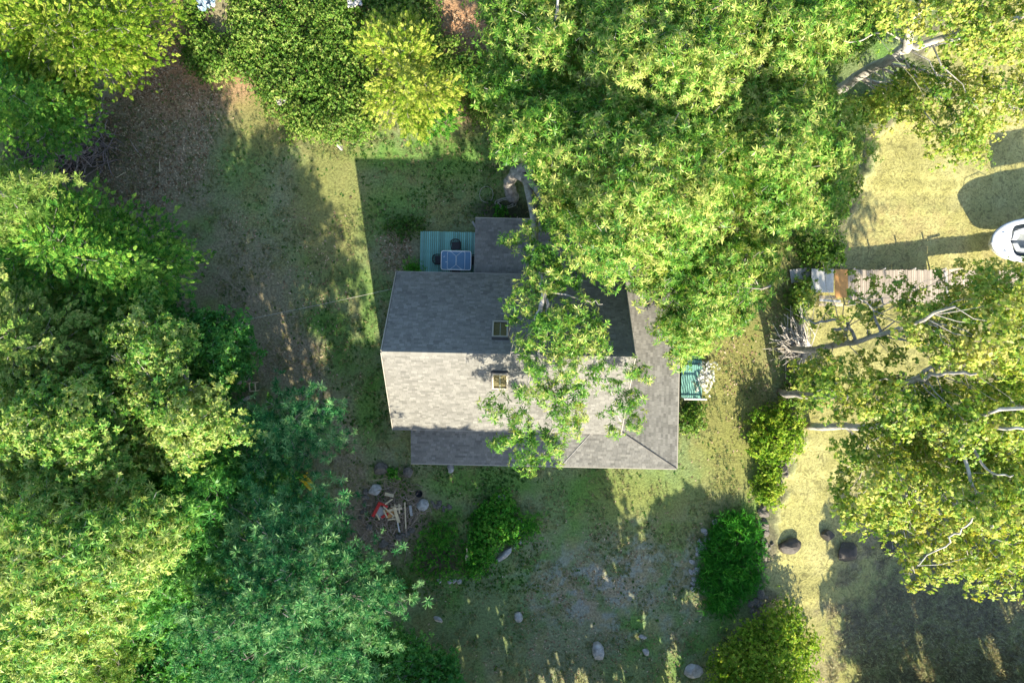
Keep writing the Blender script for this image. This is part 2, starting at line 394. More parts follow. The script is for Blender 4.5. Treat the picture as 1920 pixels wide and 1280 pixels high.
# water
m = bpy.data.materials.new('lake_water'); t, N, L, b = nodes(m)
tr = N.new('ShaderNodeBsdfTransparent'); tr.inputs['Color'].default_value = (0.96, 0.96, 0.86, 1)
gl = N.new('ShaderNodeBsdfGlossy'); gl.inputs['Roughness'].default_value = 0.03
tc = N.new('ShaderNodeTexCoord')
n_ = N.new('ShaderNodeTexNoise'); n_.inputs['Scale'].default_value = 2.2; n_.inputs['Detail'].default_value = 4; n_.inputs['Distortion'].default_value = 1.0
L.new(tc.outputs['Object'], n_.inputs['Vector'])
bp = N.new('ShaderNodeBump'); bp.inputs['Strength'].default_value = 0.5; bp.inputs['Distance'].default_value = 0.1
L.new(n_.outputs['Fac'], bp.inputs['Height']); L.new(bp.outputs[0], gl.inputs['Normal']); F_ = schlick(N, L, bp.outputs[0], 0.02)
mx = N.new('ShaderNodeMixShader')
L.new(F_, mx.inputs['Fac']); L.new(tr.outputs[0], mx.inputs[1]); L.new(gl.outputs[0], mx.inputs[2])
L.new(mx.outputs[0], N['Material Output'].inputs['Surface'])
vv = np.linspace(-600, 1500, 90)
wp = [at(float(shore_x(v_)) - 60, v_) for v_ in vv]
poly = [(p.x, p.y) for p in wp] + [(290, wp[-1].y), (290, wp[0].y)]
mb = MB()
n = len(wp)
mb.add([(p.x, p.y, WATER_Z) for p in wp] + [(290, p.y, WATER_Z) for p in wp], [(i, n + i, n + i + 1, i + 1)[::-1] for i in range(n - 1)])
tag(mb.build('lake_water', m), kind='structure')

def gz(x, y):
    z, _, _ = terrain(np.array([x], dtype=float), np.array([y], dtype=float)); return float(z[0])
def on_ground(px, py):
    p = at(px, py); p.z = gz(p.x, p.y); return p

# ------------------------------------------------------------------ leaves
def leaf_quad(L_, W, droop=0.15, fold=0.25, s0=0.0):
    """one leaf along +x from s0: base, side, tip, side"""
    return np.array([[s0, 0, 0], [s0 + L_ * .55, -W / 2, W * fold], [s0 + L_, 0, -droop * L_], [s0 + L_ * .55, W / 2, W * fold]])
def rotz(a): c, s = math.cos(a), math.sin(a); return np.array([[c, -s, 0], [s, c, 0], [0, 0, 1]])
def roty(a): c, s = math.cos(a), math.sin(a); return np.array([[c, 0, s], [0, 1, 0], [-s, 0, c]])
def rotx(a): c, s = math.cos(a), math.sin(a); return np.array([[1, 0, 0], [0, c, -s], [0, s, c]])
def T_rosette(n, L_, W, el=(0.0, 0.9), seed=0, droop=0.2):
    r = np.random.default_rng(seed); out = []
    for k in range(n):
        q = leaf_quad(L_ * r.uniform(.75, 1.15), W * r.uniform(.8, 1.2), droop)
        q = q @ rotx(r.uniform(-.6, .6)).T
        e = r.uniform(*el)
        out.append(q @ roty(-e).T @ rotz(2 * math.pi * k / n + r.uniform(-.4, .4)).T)
    return np.array(out)
def T_tuft(n, L_, W, seed=0):
    r = np.random.default_rng(seed); out = []
    for k in range(n):
        q = np.array([[0, -W / 2, 0], [L_, -W * .2, 0], [L_, W * .2, 0], [0, W / 2, 0]]) * [r.uniform(.75, 1.1), 1, 1]
        q = q @ rotx(r.uniform(0, 3.14)).T
        e = math.asin(r.uniform(-.1, .85))
        out.append(q @ roty(-e).T @ rotz(r.uniform(0, 6.28)).T)
    return np.array(out)
def T_frond(n, L_, W, seed=0):
    """flat feathery spray along +x (the axis) with side leaflets"""
    r = np.random.default_rng(seed); out = []
    for k in range(n):
        f = (k + .5) / n; side = 1 if k % 2 else -1
        l = L_ * .55 * (1 - .65 * f) * r.uniform(.8, 1.2)
        q = leaf_quad(l, W, 0.25, 0.1) @ rotx(r.uniform(-.4, .4)).T @ rotz(side * r.uniform(.6, .95)).T
        out.append(q + [L_ * f * .8, 0, -L_ * .15 * f * f + r.uniform(-.02, .02)])
    out.append(leaf_quad(L_ * .35, W, .2, .1) + [L_ * .75, 0, -.1 * L_])
    return np.array(out)
def T_maple(n, Lr, seed=0):
    """cluster of n broad lobed leaves, two kites each"""
    r = np.random.default_rng(seed); out = []
    for k in range(n):
        w_ = Lr * r.uniform(.75, 1.15); M3 = rotz(r.uniform(0, 6.28)) @ rotx(r.uniform(-.55, .55)) @ roty(r.uniform(-.3, .55))
        off = np.array([r.uniform(-.16, .16), r.uniform(-.16, .16), r.uniform(-.08, .1)])
        for a_ in (-.62, 0.62):
            q = np.array([[0, 0, 0], [.55 * w_, -.36 * w_, .03], [w_ * .95, 0, -.05 * w_], [.5 * w_, .3 * w_, .03]]) @ rotz(a_).T
            out.append(q @ M3.T + off)
    return np.array(out)
def T_blades(n, L_, W, seed=0):
    r = np.random.default_rng(seed); out = []
    for k in range(n):
        l = L_ * r.uniform(.6, 1.15); e = r.uniform(.25, 1.35)
        q = np.array([[0, -W / 2, 0], [l * .6, -W / 2, l * .08], [l, 0, -l * .15], [l * .6, W / 2, l * .08]])
        out.append(q @ roty(-e).T @ rotz(r.uniform(0, 6.28)).T)
    return np.array(out)
NV = 6
LT = {
    'chestnut': [T_rosette(10, .265, .06, (-.15, .7), i) for i in range(NV)],
    'oak': [T_rosette(8, .195, .082, (-.15, .8), i + 20) for i in range(NV)],
    'small': [T_rosette(6, .13, .075, (-.2, .9), i + 40) for i in range(NV)],
    'pine': [T_tuft(24, .24, .032, i + 60) for i in range(NV)],
    'frond': [T_frond(13, .52, .085, i + 80) for i in range(NV)],
    'maple': [T_maple(5, .20, i + 100) for i in range(NV)],
    'blades': [T_blades(10, .55, .05, i + 120) for i in range(NV)],
    'grass': [T_blades(7, .13, .018, i + 140) for i in range(NV)],
    'coarse': [T_rosette(8, .62, .32, (-.2, .9), i + 160) for i in range(NV)],
    'litter': [T_rosette(1, .17, .075, (-.1, .2), i + 180, .1) for i in range(NV)],
}
def scatter(P, A, kind, sc=1.0, align='z', r=rng, bias=0.0, spread=0.5, leafvar=.35):
    """P (N,3) positions, A (N,3) axes. Template z (rosettes) or x (fronds) is turned to the axis. -> quads, values"""
    N_ = len(P); A = A / (np.linalg.norm(A, axis=1, keepdims=True) + 1e-9)
    ref = np.where(np.abs(A[:, 2:3]) > .95, np.array([[1., 0, 0]]), np.array([[0, 0, 1.]]))
    if align == 'z':
        Zx = A; Xx = np.cross(ref, Zx); Xx /= np.linalg.norm(Xx, axis=1, keepdims=True); Yx = np.cross(Zx, Xx)
        ang = r.uniform(0, 6.283, N_)[:, None]
        X2 = Xx * np.cos(ang) + Yx * np.sin(ang); Y2 = -Xx * np.sin(ang) + Yx * np.cos(ang)
        Bm = np.stack([X2, Y2, Zx], 2)
    else:
        Xx = A; Yx = np.cross(ref, Xx); Yx /= np.linalg.norm(Yx, axis=1, keepdims=True); Zx = np.cross(Xx, Yx)
        ang = r.uniform(-.5, .5, N_)[:, None]
        Y2 = Yx * np.cos(ang) + Zx * np.sin(ang); Z2 = -Yx * np.sin(ang) + Zx * np.cos(ang)
        Bm = np.stack([Xx, Y2, Z2], 2)
    s = sc * r.uniform(.6, 1.25, N_)
    vi = r.integers(0, NV, N_); Q = []; V = []
    base = np.clip(.5 + bias + (r.uniform(-1, 1, N_)) * spread * .6, 0, 1)
    for k in range(NV):
        idx = np.nonzero(vi == k)[0]
        if not len(idx): continue
        T = LT[kind][k]
        W_ = np.einsum('nij,kvj->nkvi', Bm[idx] * s[idx][:, None, None], T) + P[idx][:, None, None, :]
        Q.append(W_.reshape(-1, 4, 3))
        V.append(np.clip(base[idx][:, None] + r.uniform(-leafvar, leafvar, (len(idx), T.shape[0])), 0, 1).ravel())
    return np.concatenate(Q), np.concatenate(V)

def inside(poly, x, y):
    c = np.zeros(len(x), bool); n = len(poly); j = n - 1
    for i in range(n):
        xi, yi = poly[i]; xj, yj = poly[j]
        c ^= ((yi > y) != (yj > y)) & (x < (xj - xi) * (y - yi) / (yj - yi + 1e-9) + xi); j = i
    return c
def edge_dist(poly, x, y):
    d = np.full(len(x), 1e9); n = len(poly)
    for i in range(n):
        a_ = np.array(poly[i], float); b_ = np.array(poly[(i + 1) % n], float); e = b_ - a_
        t_ = np.clip(((x - a_[0]) * e[0] + (y - a_[1]) * e[1]) / (e @ e + 1e-9), 0, 1)
        d = np.minimum(d, np.hypot(x - a_[0] - t_ * e[0], y - a_[1] - t_ * e[1]))
    return d

def fill(poly, h0, h1, r, space=1.25, layers=1, drop=1.8, seed=0, jit=0.6):
    """lobes (world x,y,z,r) whose picture fills the pixel polygon; h0 at the rim, h1 at the middle"""
    g = np.random.default_rng(seed); xs = [p[0] for p in poly]; ys = [p[1] for p in poly]
    out = []
    for ly in range(layers):
        hm = (h0 + h1) / 2; k = F / (CAM_H - hm)
        n = 4000
        x = g.uniform(min(xs), max(xs), n); y = g.uniform(min(ys), max(ys), n)
        ok = inside(poly, x, y); x = x[ok]; y = y[ok]; ed = edge_dist(poly, x, y)
        keep = ed > r * k * g.uniform(.15, .95, len(x)) + (0 if ly == 0 else .2 * r * k); x, y, ed = x[keep], y[keep], ed[keep]
        if not len(x): continue
        mxd = ed.max(); sel = []
        lim = r * k * space * (.75 if ly == 0 else .95)
        for i in range(len(x)):
            if all((x[i] - x[j]) ** 2 + (y[i] - y[j]) ** 2 > lim * lim for j in sel): sel.append(i)
        for i in sel:
            t_ = (ed[i] / mxd) ** .6
            h = h0 + (h1 - h0) * t_ + g.uniform(-jit, jit) - ly * drop
            h = max(h, .35)
            p = at(x[i], y[i], h); out.append((p.x, p.y, p.z, r * g.uniform(.75, 1.25)))
    return out
def lobes_px(lst, r=.7, grow=1.0):
    out = []
    for e in lst:
        px, py, h = e[:3]; p = at(px, py, h); out.append((p.x, p.y, p.z, (e[3] if len(e) > 3 else r) * grow))
    return out

def crown_quads(lobes, kind, per, sc=1.0, flat=.65, bias=0.0, seed=0, trunk=None, spread=.5):
    g = np.random.default_rng(seed); Ps = []; As = []; Bs = []
    align = 'x' if kind == 'frond' else 'z'
    for (x, y, z, r) in lobes:
        n = max(3, int(per * r * r))
        d = g.normal(size=(n, 3)); d[:, 2] = np.abs(d[:, 2]) * 1.0 - .4
        d /= np.linalg.norm(d, axis=1, keepdims=True)
        rad = r * np.where(g.uniform(0, 1, n) < .22, g.uniform(1.05, 1.55, n), g.uniform(.35, 1.08, n))[:, None]
        th = g.uniform(0, 3.14); ea, eb = g.uniform(1.0, 1.45), g.uniform(.6, .95)
        if kind in ('pine', 'frond') and trunk is not None: th = math.atan2(y - trunk[1], x - trunk[0]); ea, eb = g.uniform(1.3, 1.7), g.uniform(.5, .75)
        off = d * rad * np.array([1, 1, flat]); c_, s_ = math.cos(th), math.sin(th)
        lx = (off[:, 0] * c_ + off[:, 1] * s_) * ea; ly = (-off[:, 0] * s_ + off[:, 1] * c_) * eb
        off = np.stack([lx * c_ - ly * s_, lx * s_ + ly * c_, off[:, 2] - .25 * flat * np.maximum(0, np.hypot(lx, ly) - r * .8)], 1)
        P = np.array([x, y, z]) + off
        A = d + np.array([0, 0, .45]) + g.normal(size=(n, 3)) * .35
        if kind == 'frond':
            out = np.array([x - trunk[0], y - trunk[1], 0]); out = out / (np.linalg.norm(out) + 1e-6)
            A = d * .9 + out * .5 + np.array([0, 0, .1]) + g.normal(size=(n, 3)) * .25
        if kind == 'pine' : A = d * .45 + np.array([0, 0, 1.0]); n_pine = 1
        Ps.append(P); As.append(A); Bs.append(np.full(n, bias + g.normal(0, .16)))
    return scatter(np.concatenate(Ps), np.concatenate(As), kind, sc, align, g, np.concatenate(Bs), spread)

LM = {
    'chestnut': leaf_mat('chestnut_leaf', [(.03, .10, .015), (.06, .175, .02), (.11, .25, .03), (.22, .33, .06), (.36, .38, .11)], .4, .38, .5),
    'oakbright': leaf_mat('oak_leaf', [(.03, .10, .018), (.06, .175, .025), (.11, .25, .038), (.215, .33, .068), (.33, .385, .115)], .4, .4, .5),
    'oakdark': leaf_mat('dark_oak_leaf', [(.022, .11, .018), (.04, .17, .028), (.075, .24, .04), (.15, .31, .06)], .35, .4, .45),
    'maple': leaf_mat('maple_leaf', [(.055, .14, .018), (.11, .21, .025), (.19, .29, .04), (.29, .35, .065), (.36, .35, .09)], .4, .4, .4),
    'lime': leaf_mat('lime_frond', [(.08, .17, .012), (.18, .30, .022), (.31, .38, .05), (.44, .46, .10)], .4),
    'greenfrond': leaf_mat('green_frond', [(.026, .12, .016), (.06, .20, .022), (.12, .29, .035), (.25, .38, .06)], .35),
    'pineyellow': leaf_mat('yellow_pine', [(.05, .12, .02), (.09, .19, .03), (.16, .26, .05), (.28, .33, .09)], .3),
    'pineblue': leaf_mat('blue_pine', [(.015, .095, .03), (.034, .155, .046), (.08, .24, .075), (.21, .35, .14)], .3, tcol=(1, 1.05, .7)),
    'shrub': leaf_mat('shrub_leaf', [(.04, .11, .015), (.085, .19, .025), (.16, .28, .045), (.32, .37, .10)], .4, .4, .5),
    'bush': leaf_mat('bush_leaf', [(.06, .16, .012), (.13, .26, .02), (.22, .345, .035), (.36, .42, .06)], .4),
    'fern': leaf_mat('fern_leaf', [(.02, .13, .012), (.045, .22, .02), (.085, .30, .03), (.17, .38, .05)], .4),
    'weed': leaf_mat('weed_leaf', [(.03, .095, .02), (.05, .14, .025), (.08, .175, .03), (.14, .20, .05)], .4),
    'grass': leaf_mat('grass_blade', [(.07, .115, .04), (.10, .14, .05), (.155, .165, .065), (.27, .235, .12)], .2),
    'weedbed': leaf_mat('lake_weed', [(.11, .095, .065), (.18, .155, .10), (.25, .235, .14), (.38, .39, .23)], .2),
    'litter': leaf_mat('dry_leaf', [(.12, .075, .045), (.21, .135, .075), (.30, .21, .13), (.42, .34, .23)], .1),
    'white': leaf_mat('white_petals', [(.25, .32, .18), (.6, .6, .55), (.75, .75, .72), (.8, .8, .78)], .2),
}

def wobble(pts, g, a=.05, sub=5):
    """Catmull-Rom through the points with a little random bend"""
    P_ = [pts[0]] + list(pts) + [pts[-1]]; out = []
    for i in range(1, len(P_) - 2):
        p0, p1, p2, p3 = P_[i - 1], P_[i], P_[i + 1], P_[i + 2]
        for k in range(sub):
            t = k / sub
            q = .5 * ((2 * p1) + (p2 - p0) * t + (2 * p0 - 5 * p1 + 4 * p2 - p3) * t * t + (3 * p1 - p0 - 3 * p2 + p3) * t ** 3)
            out.append(q + (Vector(g.normal(0, a, 3)) if (i > 1 or k) else Vector((0, 0, 0))))
    out.append(pts[-1]); return out

def branch_mb(mb, base, top_h, lobes, r0, seed, spine=None, every=1, min_r=.028):
    """limbs from the trunk axis to each lobe"""
    g = np.random.default_rng(seed)
    for i, (x, y, z, r) in enumerate(lobes):
        if i % every: continue
        d = math.hypot(x - base.x, y - base.y)
        hs = max(min(z - .55 * d - .4, top_h), .25 * top_h * g.uniform(.7, 1.2))
        hs = min(hs, z * .92)
        f = hs / max(top_h, .1)
        ax = Vector((base.x, base.y, hs)); p3 = Vector((x, y, z + .1 * r)); rs = None
        if spine is not None:
            ax, rs = min(spine, key=lambda q: (q[0] - p3).length * g.uniform(.7, 1.5) + (2.5 * (q[0].z - p3.z + .3) if q[0].z > p3.z - .3 else 0))
            d = (p3 - ax).length
        p1 = ax.lerp(p3, .35) + Vector(g.uniform(-.25, .25, 3)) + Vector((0, 0, -.05 * d))
        p2 = ax.lerp(p3, .7) + Vector(g.uniform(-.3, .3, 3)) 
        rb = max(min_r, r0 * (.42 - .25 * f) * g.uniform(.6, 1.1)) if rs is None else max(.016, min(.4 * rs, .011 * d + .014))
        mb.tube([ax, p1, p2, p3], [rb, rb * .7, rb * .45, rb * .18], 5)
        for k in range(3):
            q_ = p3 + Vector((g.uniform(-1, 1) * r * .8, g.uniform(-1, 1) * r * .8, g.uniform(-.1, .6) * r))
            mb.tube([p2.lerp(p3, .4), p3.lerp(q_, .5) + Vector((0, 0, .08)), q_], [rb * .3, rb * .2, .012], 4)

def tree(name, label, cat, lobes, kind, lm, per, trunk_r=.2, bark='bark', base=None, top=None, sc=1.0, flat=.65, bias=0.0, seed=0, group=None,
         every=1, extra=None, trunk_path=None, spread=.5):
    g = np.random.default_rng(seed)
    La = np.array(lobes)
    if base is None:
        c = La[:, :2].mean(0); base = Vector((c[0], c[1], 0))
    base = Vector((base[0], base[1], gz(base[0], base[1]) - .1))
    top_h = top if top else float(np.quantile(La[:, 2], .8))
    root = empty(name, base, 0, label, cat, group)
    inv = Matrix.Translation(-base)
    mb = MB()
    if trunk_path is None:
        n = 7; pts = []
        for i in range(n):
            f = i / (n - 1); pts.append(Vector((base.x + g.uniform(-.12, .12) * (i > 0), base.y + g.uniform(-.12, .12) * (i > 0), base.z + (top_h - base.z) * f)))
        rad = [trunk_r * (1.35 if i == 0 else 1 - .75 * i / (n - 1)) for i in range(n)]
        mb.tube(pts, rad, 9)
    else:
        for pts, r_a, r_b in trunk_path:
            pts = wobble(pts, g, .05)
            rad = [r_a + (r_b - r_a) * i / (len(pts) - 1) for i in range(len(pts))]
            mb.tube(pts, rad, 9)
    mb.v = [tuple(Vector(v_) - base) for v_ in mb.v]
    mb.build('trunk', M[bark], root, smooth=True)
    spine = None
    if trunk_path is not None:
        spine = []
        for pts, r_a, r_b in list(trunk_path) + list(extra or []):
            m_ = len(pts) - 1
            for i in range(m_ * 6 + 1):
                q_, t_ = divmod(i, 6); q_ = min(q_, m_ - 1) if i < m_ * 6 else m_ - 1; t_ = t_ / 6 if i < m_ * 6 else 1
                if i > 3: spine.append((pts[q_].lerp(pts[q_ + 1], t_), r_a + (r_b - r_a) * i / (m_ * 6)))
    mb = MB(); branch_mb(mb, base, top_h, lobes, trunk_r, seed + 1, spine=spine, every=every)
    if extra:
        for pts, r_a, r_b in extra:
            pts = wobble(pts, g, .06); mb.tube(pts, [r_a + (r_b - r_a) * i / (len(pts) - 1) for i in range(len(pts))], 6)
    mb.v = [tuple(Vector(v_) - base) for v_ in mb.v]
    mb.build('branches', M[bark], root, smooth=True)
    Q, V = crown_quads(lobes, kind, per, sc, flat, bias, seed + 2, (base.x, base.y), spread)
    Q = Q - np.array(base)
    np_quads('crown', Q, V, LM[lm], root)
    return root

def shrub(name, label, cat, lobes, kind, lm, per, sc=1.0, bias=0.0, seed=0, group=None, flat=.75, stems=True):
    La = np.array(lobes); c = La[:, :2].mean(0); base = Vector((c[0], c[1], gz(c[0], c[1])))
    root = empty(name, base, 0, label, cat, group)
    if stems:
        mb = MB(); g = np.random.default_rng(seed)
        for (x, y, z, r) in lobes:
            mb.tube([base + Vector((g.uniform(-.2, .2), g.uniform(-.2, .2), -.05)), base.lerp(Vector((x, y, z)), .5) + Vector((0, 0, .1 * z)), Vector((x, y, z + .2 * r))], [.035, .025, .012], 4)
        mb.v = [tuple(Vector(v_) - base) for v_ in mb.v]
        mb.build('stems', M['stem'], root)
    Q, V = crown_quads(lobes, kind, per, sc, flat, bias, seed + 2, (base.x, base.y))
    np_quads('foliage', Q - np.array(base), V, LM[lm], root)
    return root

# ================================================================== HOUSE
HX, HY, HR = -0.2, -0.66, R(-1.2)
house = empty('house', (HX, HY, 0), HR, 'grey shingled gabled house with a low wraparound porch roof and two skylights', 'house')
RIDGE, EAVE, HW, HL = 7.1, 3.0, 4.56, 6.6

def roof_plane(parent, p0, p1, p2, p3, seed, thick=.14, exp=.135, tab=.27, name='roof'):
    """slab p0-p1 (eave) p2-p3 (top) with courses of shingle tabs on it"""
    p0, p1, p2, p3 = map(Vector, (p0, p1, p2, p3))
    nrm = (p1 - p0).cross(p3 - p0).normalized()
    if nrm.z < 0: nrm = -nrm
    d = nrm * thick
    mb = MB(); mb.add([p0 - d, p1 - d, p2 - d, p3 - d, p0, p1, p2, p3], [(0, 3, 2, 1), (4, 5, 6, 7), (0, 1, 5, 4), (1, 2, 6, 5), (2, 3, 7, 6), (3, 0, 4, 7)])
    slab = mb.build(name, M['roofdeck'], parent)
    g = np.random.default_rng(seed); mb = MB()
    ht = ((p3 - p0) - (p1 - p0).normalized() * ((p3 - p0).dot((p1 - p0).normalized()))).length
    rows = max(1, int(round(ht / exp)))
    for r_ in range(rows):
        ta = r_ / rows; tb = min(1, (r_ + 1.0) / rows)
        la, ra = p0.lerp(p3, ta), p1.lerp(p2, ta); lb, rb = p0.lerp(p3, tb), p1.lerp(p2, tb)
        wa = (ra - la).length; u = (p1 - p0).normalized()
        x = -g.uniform(0, tab)
        while x < wa:
            tw = tab * g.choice([.55, .8, 1.0, 1.25], p=[.2, .25, .35, .2])
            xa, xb = max(x, 0), min(x + tw - .012, wa); x += tw
            if xb - xa < .02: continue
            hgt = g.choice([.012, .026]) + g.uniform(0, .004); v_ = float(np.clip(g.normal(.5, .28), 0, 1))
            lift = nrm * hgt; lo = nrm * .004
            f = lambda s, a_, b_: a_ + (b_ - a_) * s
            A0 = la + u * xa; A1 = la + u * xb
            # upper edge is kept inside the row above
            fb0 = xa / wa; fb1 = xb / wa
            B0 = lb + u * max(0, min((rb - lb).length, (A0 - lb).dot(u))); B1 = lb + u * max(0, min((rb - lb).length, (A1 - lb).dot(u)))
            if (B1 - B0).length < .01: B1 = B0 + u * .01
            jut = (la - lb).normalized() * .006
            mb.add([A0 + jut + lo, A1 + jut + lo, A1 + jut + lift, A0 + jut + lift, B1 + lo * 1.5, B0 + lo * 1.5],
                   [(0, 1, 2, 3), (3, 2, 4, 5), (0, 3, 5), (1, 4, 2)], v_)
    tag(mb.build('shingles', M['shingle'], slab), kind='stuff')
    return slab

ov = .12   # the main roof's overhang past the rise lines
roof_plane(house, (HL, HW, EAVE), (-HL, HW, EAVE), (-HL, 0.0, RIDGE), (HL, 0.0, RIDGE), 1)
roof_plane(house, (-HL, -HW, EAVE), (HL, -HW, EAVE), (HL, -0.0, RIDGE), (-HL, -0.0, RIDGE), 2)
# ridge caps
mb = MB(); g = np.random.default_rng(5); x = -HL
while x < HL:
    x2 = min(x + .3, HL); v_ = g.uniform(.3, .9); zt = RIDGE + .035 + g.uniform(0, .006)
    mb.add([(x, -.15, zt - .125), (x, 0, zt + .01), (x, .15, zt - .125), (x2 - .01, -.15, zt - .135), (x2 - .01, 0, zt), (x2 - .01, .15, zt - .135)], [(0, 3, 4, 1), (1, 4, 5, 2), (0, 1, 2)], v_); x = x2
mb.build('ridge_cap', M['shingle'], house)
# rake boards and eave drip edges
for sx in (-1, 1):
    for sy in (-1, 1):
        a_ = Vector((sx * (HL + .035), sy * (HW + .0), EAVE - .05)); b_ = Vector((sx * (HL + .035), 0, RIDGE - .05))
        mb = MB(); c_ = (a_ + b_) / 2; d_ = b_ - a_
        mb.box(c_.x, c_.y, c_.z, .05, d_.length, .20, rx=math.atan2(d_.z, d_.y) if sy < 0 else math.atan2(d_.z, d_.y) )
        mb.build('rake_board', M['drip'], house)
for sy in (-1, 1):
    MB().box(0, sy * (HW + .03), EAVE - .09, HL * 2, .05, .16).build('fascia', M['drip'], house)
# walls: gabled main block and the lower wing under the porch roof
WX, WY = HL - .35, HW - .35
mb = MB(); zt = EAVE - .22; pk = RIDGE - .5
mb.add([(-WX, -WY, 0), (WX, -WY, 0), (WX, WY, 0), (-WX, WY, 0), (-WX, -WY, zt), (WX, -WY, zt), (WX, WY, zt), (-WX, WY, zt), (-WX, 0, pk), (WX, 0, pk)],
       [(0, 1, 5, 4), (2, 3, 7, 6), (1, 2, 6, 9, 5), (3, 0, 4, 8, 7), (4, 5, 9, 8), (7, 8, 9, 6)])
mb.build('wall', M['siding'], house)
# lower wraparound roof: north (short), east, south
PE, PI, PX0, PX1, PY0, PY1 = 1.98, 2.5, -5.68, 10.15, -6.7, 7.95
EH = 3.25
iN, iS, iE = HW - .3, -HW + .3, HL - .25
roof_plane(house, (PX0, PY0, PE), (PX1, PY0, PE), (iE, iS, PI), (PX0, iS, PI), 3, name='porch_roof')
roof_plane(house, (PX1, PY0, PE), (PX1, PY1, PE), (iE, iN, PI), (iE, iS, PI), 4, name='porch_roof', exp=.15, tab=.3)
roof_plane(house, (PX1, PY1, PE), (-2.15, PY1, PE), (-2.15, iN, PI), (iE, iN, PI), 6, name='porch_roof')
for a_, b_ in (((iE, iS, PI + .05), (PX1, PY0, PE + .05)), ((iE, iN, PI + .05), (PX1, PY1, PE + .05))): MB().tube([a_, b_], .03, 5).build('hip_cap', M['roofdeck'], house)
MB().tube([(5.2, iS - .1, PI + .02), (3.3, PY0 + .04, PE + .05)], .018, 5).build('roof_cable', M['greywood'], house)
for (x0, y0, x1, y1) in ((PX0, PY0 - .04, PX1, PY0 - .04), (PX1 + .04, PY0, PX1 + .04, PY1), (-2.15, PY1 + .04, PX1, PY1 + .04)):
    MB().box((x0 + x1) / 2, (y0 + y1) / 2, PE - .07, max(.06, x1 - x0), max(.06, y1 - y0), .16).build('fascia', M['drip'], house)
mb = MB()
mb.box((6.2 + 9.0) / 2 + .1, (PY0 + PY1) / 2 + .2, 1.0, 2.8, PY1 - PY0 - 2.4, 1.96); mb.build('wing_wall', M['siding'], house)
MB().box((-1.9 + 6.2) / 2, (WY + PY1 - .6) / 2, 1.0, 7.9, PY1 - .6 - WY, 1.96).build('wing_wall', M['siding'], house)
for x in (-5.4, -2.4, .6, 3.6, 6.6, 9.8):
    MB().box(x, PY0 + .2, .92, .14, .14, 1.84).build('porch_post', M['trim'], house)
MB().box((PX0 + PX1) / 2, (PY0 - WY) / 2, .12, PX1 - PX0 - .2, abs(PY0 + WY) - .1, .24).build('porch_floor', M['greywood'], house)

def skylight(xc, yc, north):
    """roof window on the slope at local xc, yc"""
    sl = (RIDGE - EAVE) / HW; s = 1 if north else -1
    z = RIDGE - abs(yc) * sl; ang = -math.atan(sl) * s
    e = empty('skylight', (xc, yc, z)); e.parent = house; e.rotation_euler = (ang, 0, 0)
    W2, L2 = .39, .55
    mb = MB(); 
    for sx in (-1, 1): mb.box(sx * W2, 0, .07, .09, 2 * L2 + .09, .16)
    mb.box(0, -L2, .07, 2 * W2 - .09, .09, .16); mb.box(0, L2, .07, 2 * W2 - .09, .09, .16)
    mb.build('frame', M['skyframe'] if not north else M['drip'], e, bevel=.01)
    MB().box(0, 0, .032, 2 * W2 - .09, 2 * L2 - .09, .02).build('shade', M['well'], e)
    MB().box(0, 0, .115, 2 * W2 - .09, 2 * L2 - .09, .012).build('pane', M['glass'], e)
    MB().box(0, s * -(L2 + .10) , .10, 2 * W2 + .1, .10, .10).build('flashing', M['darkmetal'], e)
    mb = MB(); mb.box(0, 0, .058, .03, 2 * L2 - .1, .02); mb.build('blind_cord', M['trim'], e)
skylight(-.46, 1.25, True); skylight(-.42, -1.42, False)

# ================================================================== WEST DECK
def deck_boards(root, x0, x1, y0, y1, z, n, m, th=.035):
    w_ = (x1 - x0) / n
    me0 = None
    g = np.random.default_rng(3)
    for i in range(n):
        mb = MB().box(0, 0, 0, w_ - .026, y1 - y0 + g.uniform(-.03, .03), th, c=float(g.uniform(0, 1)))
        o = mb.build('board', m, root); o.location = (x0 + (i + .5) * w_, (y0 + y1) / 2, z + g.uniform(-.003, .003))
dk = empty('deck', at(841, 475), HR, 'teal painted wooden deck with narrow boards beside the house', 'deck')
deck_boards(dk, -1.72, 1.72, -1.35, 1.27, .5, 27, M['teal'])
for x in (-1.6, 0, 1.6): MB().box(x, 0, .39, .06, 2.5, .16).build('joist', M['greywood'], dk)
for x in (-1.6, 1.6):
    for y in (-1.2, 1.2): MB().box(x, y, .16, .1, .1, .34).build('post', M['greywood'], dk)

# folding table
tb = empty('folding_table', at(857, 491, .52), HR, 'blue folding table with white rim and white lines on the deck', 'table')
tz = .74; tw, tl = 1.78, 1.12
def rrect(w_, l_, r, n=6):
    pts = []
    for cx, cy, a0 in ((w_ / 2 - r, l_ / 2 - r, 0), (-w_ / 2 + r, l_ / 2 - r, 90), (-w_ / 2 + r, -l_ / 2 + r, 180), (w_ / 2 - r, -l_ / 2 + r, 270)):
        for k in range(n + 1): a_ = R(a0 + 90 * k / n); pts.append((cx + r * math.cos(a_), cy + r * math.sin(a_)))
    return pts
MB().prism(rrect(tw, tl, .12), tz - .03, tz).build('tabletop', M['blue'], tb)
rp = rrect(tw + .02, tl + .02, .13); MB().tube([(x, y, tz) for x, y in rp + rp[:2]], .025, 6, cap=False).build('rim', M['white'], tb)
mb = MB(); ip = rrect(1.06, tl - .04, .09); mb.tube([(x, y, tz + .004) for x, y in ip + ip[:1]], .012, 5)
for sx in (-1, 1):
    mb.tube([(sx * .34 , .54, tz + .004), (sx * .02, .27, tz + .004), (sx * .02, -.27, tz + .004), (sx * .34, -.54, tz + .004)], .012, 5)
mb.build('white_lines', M['white'], tb)
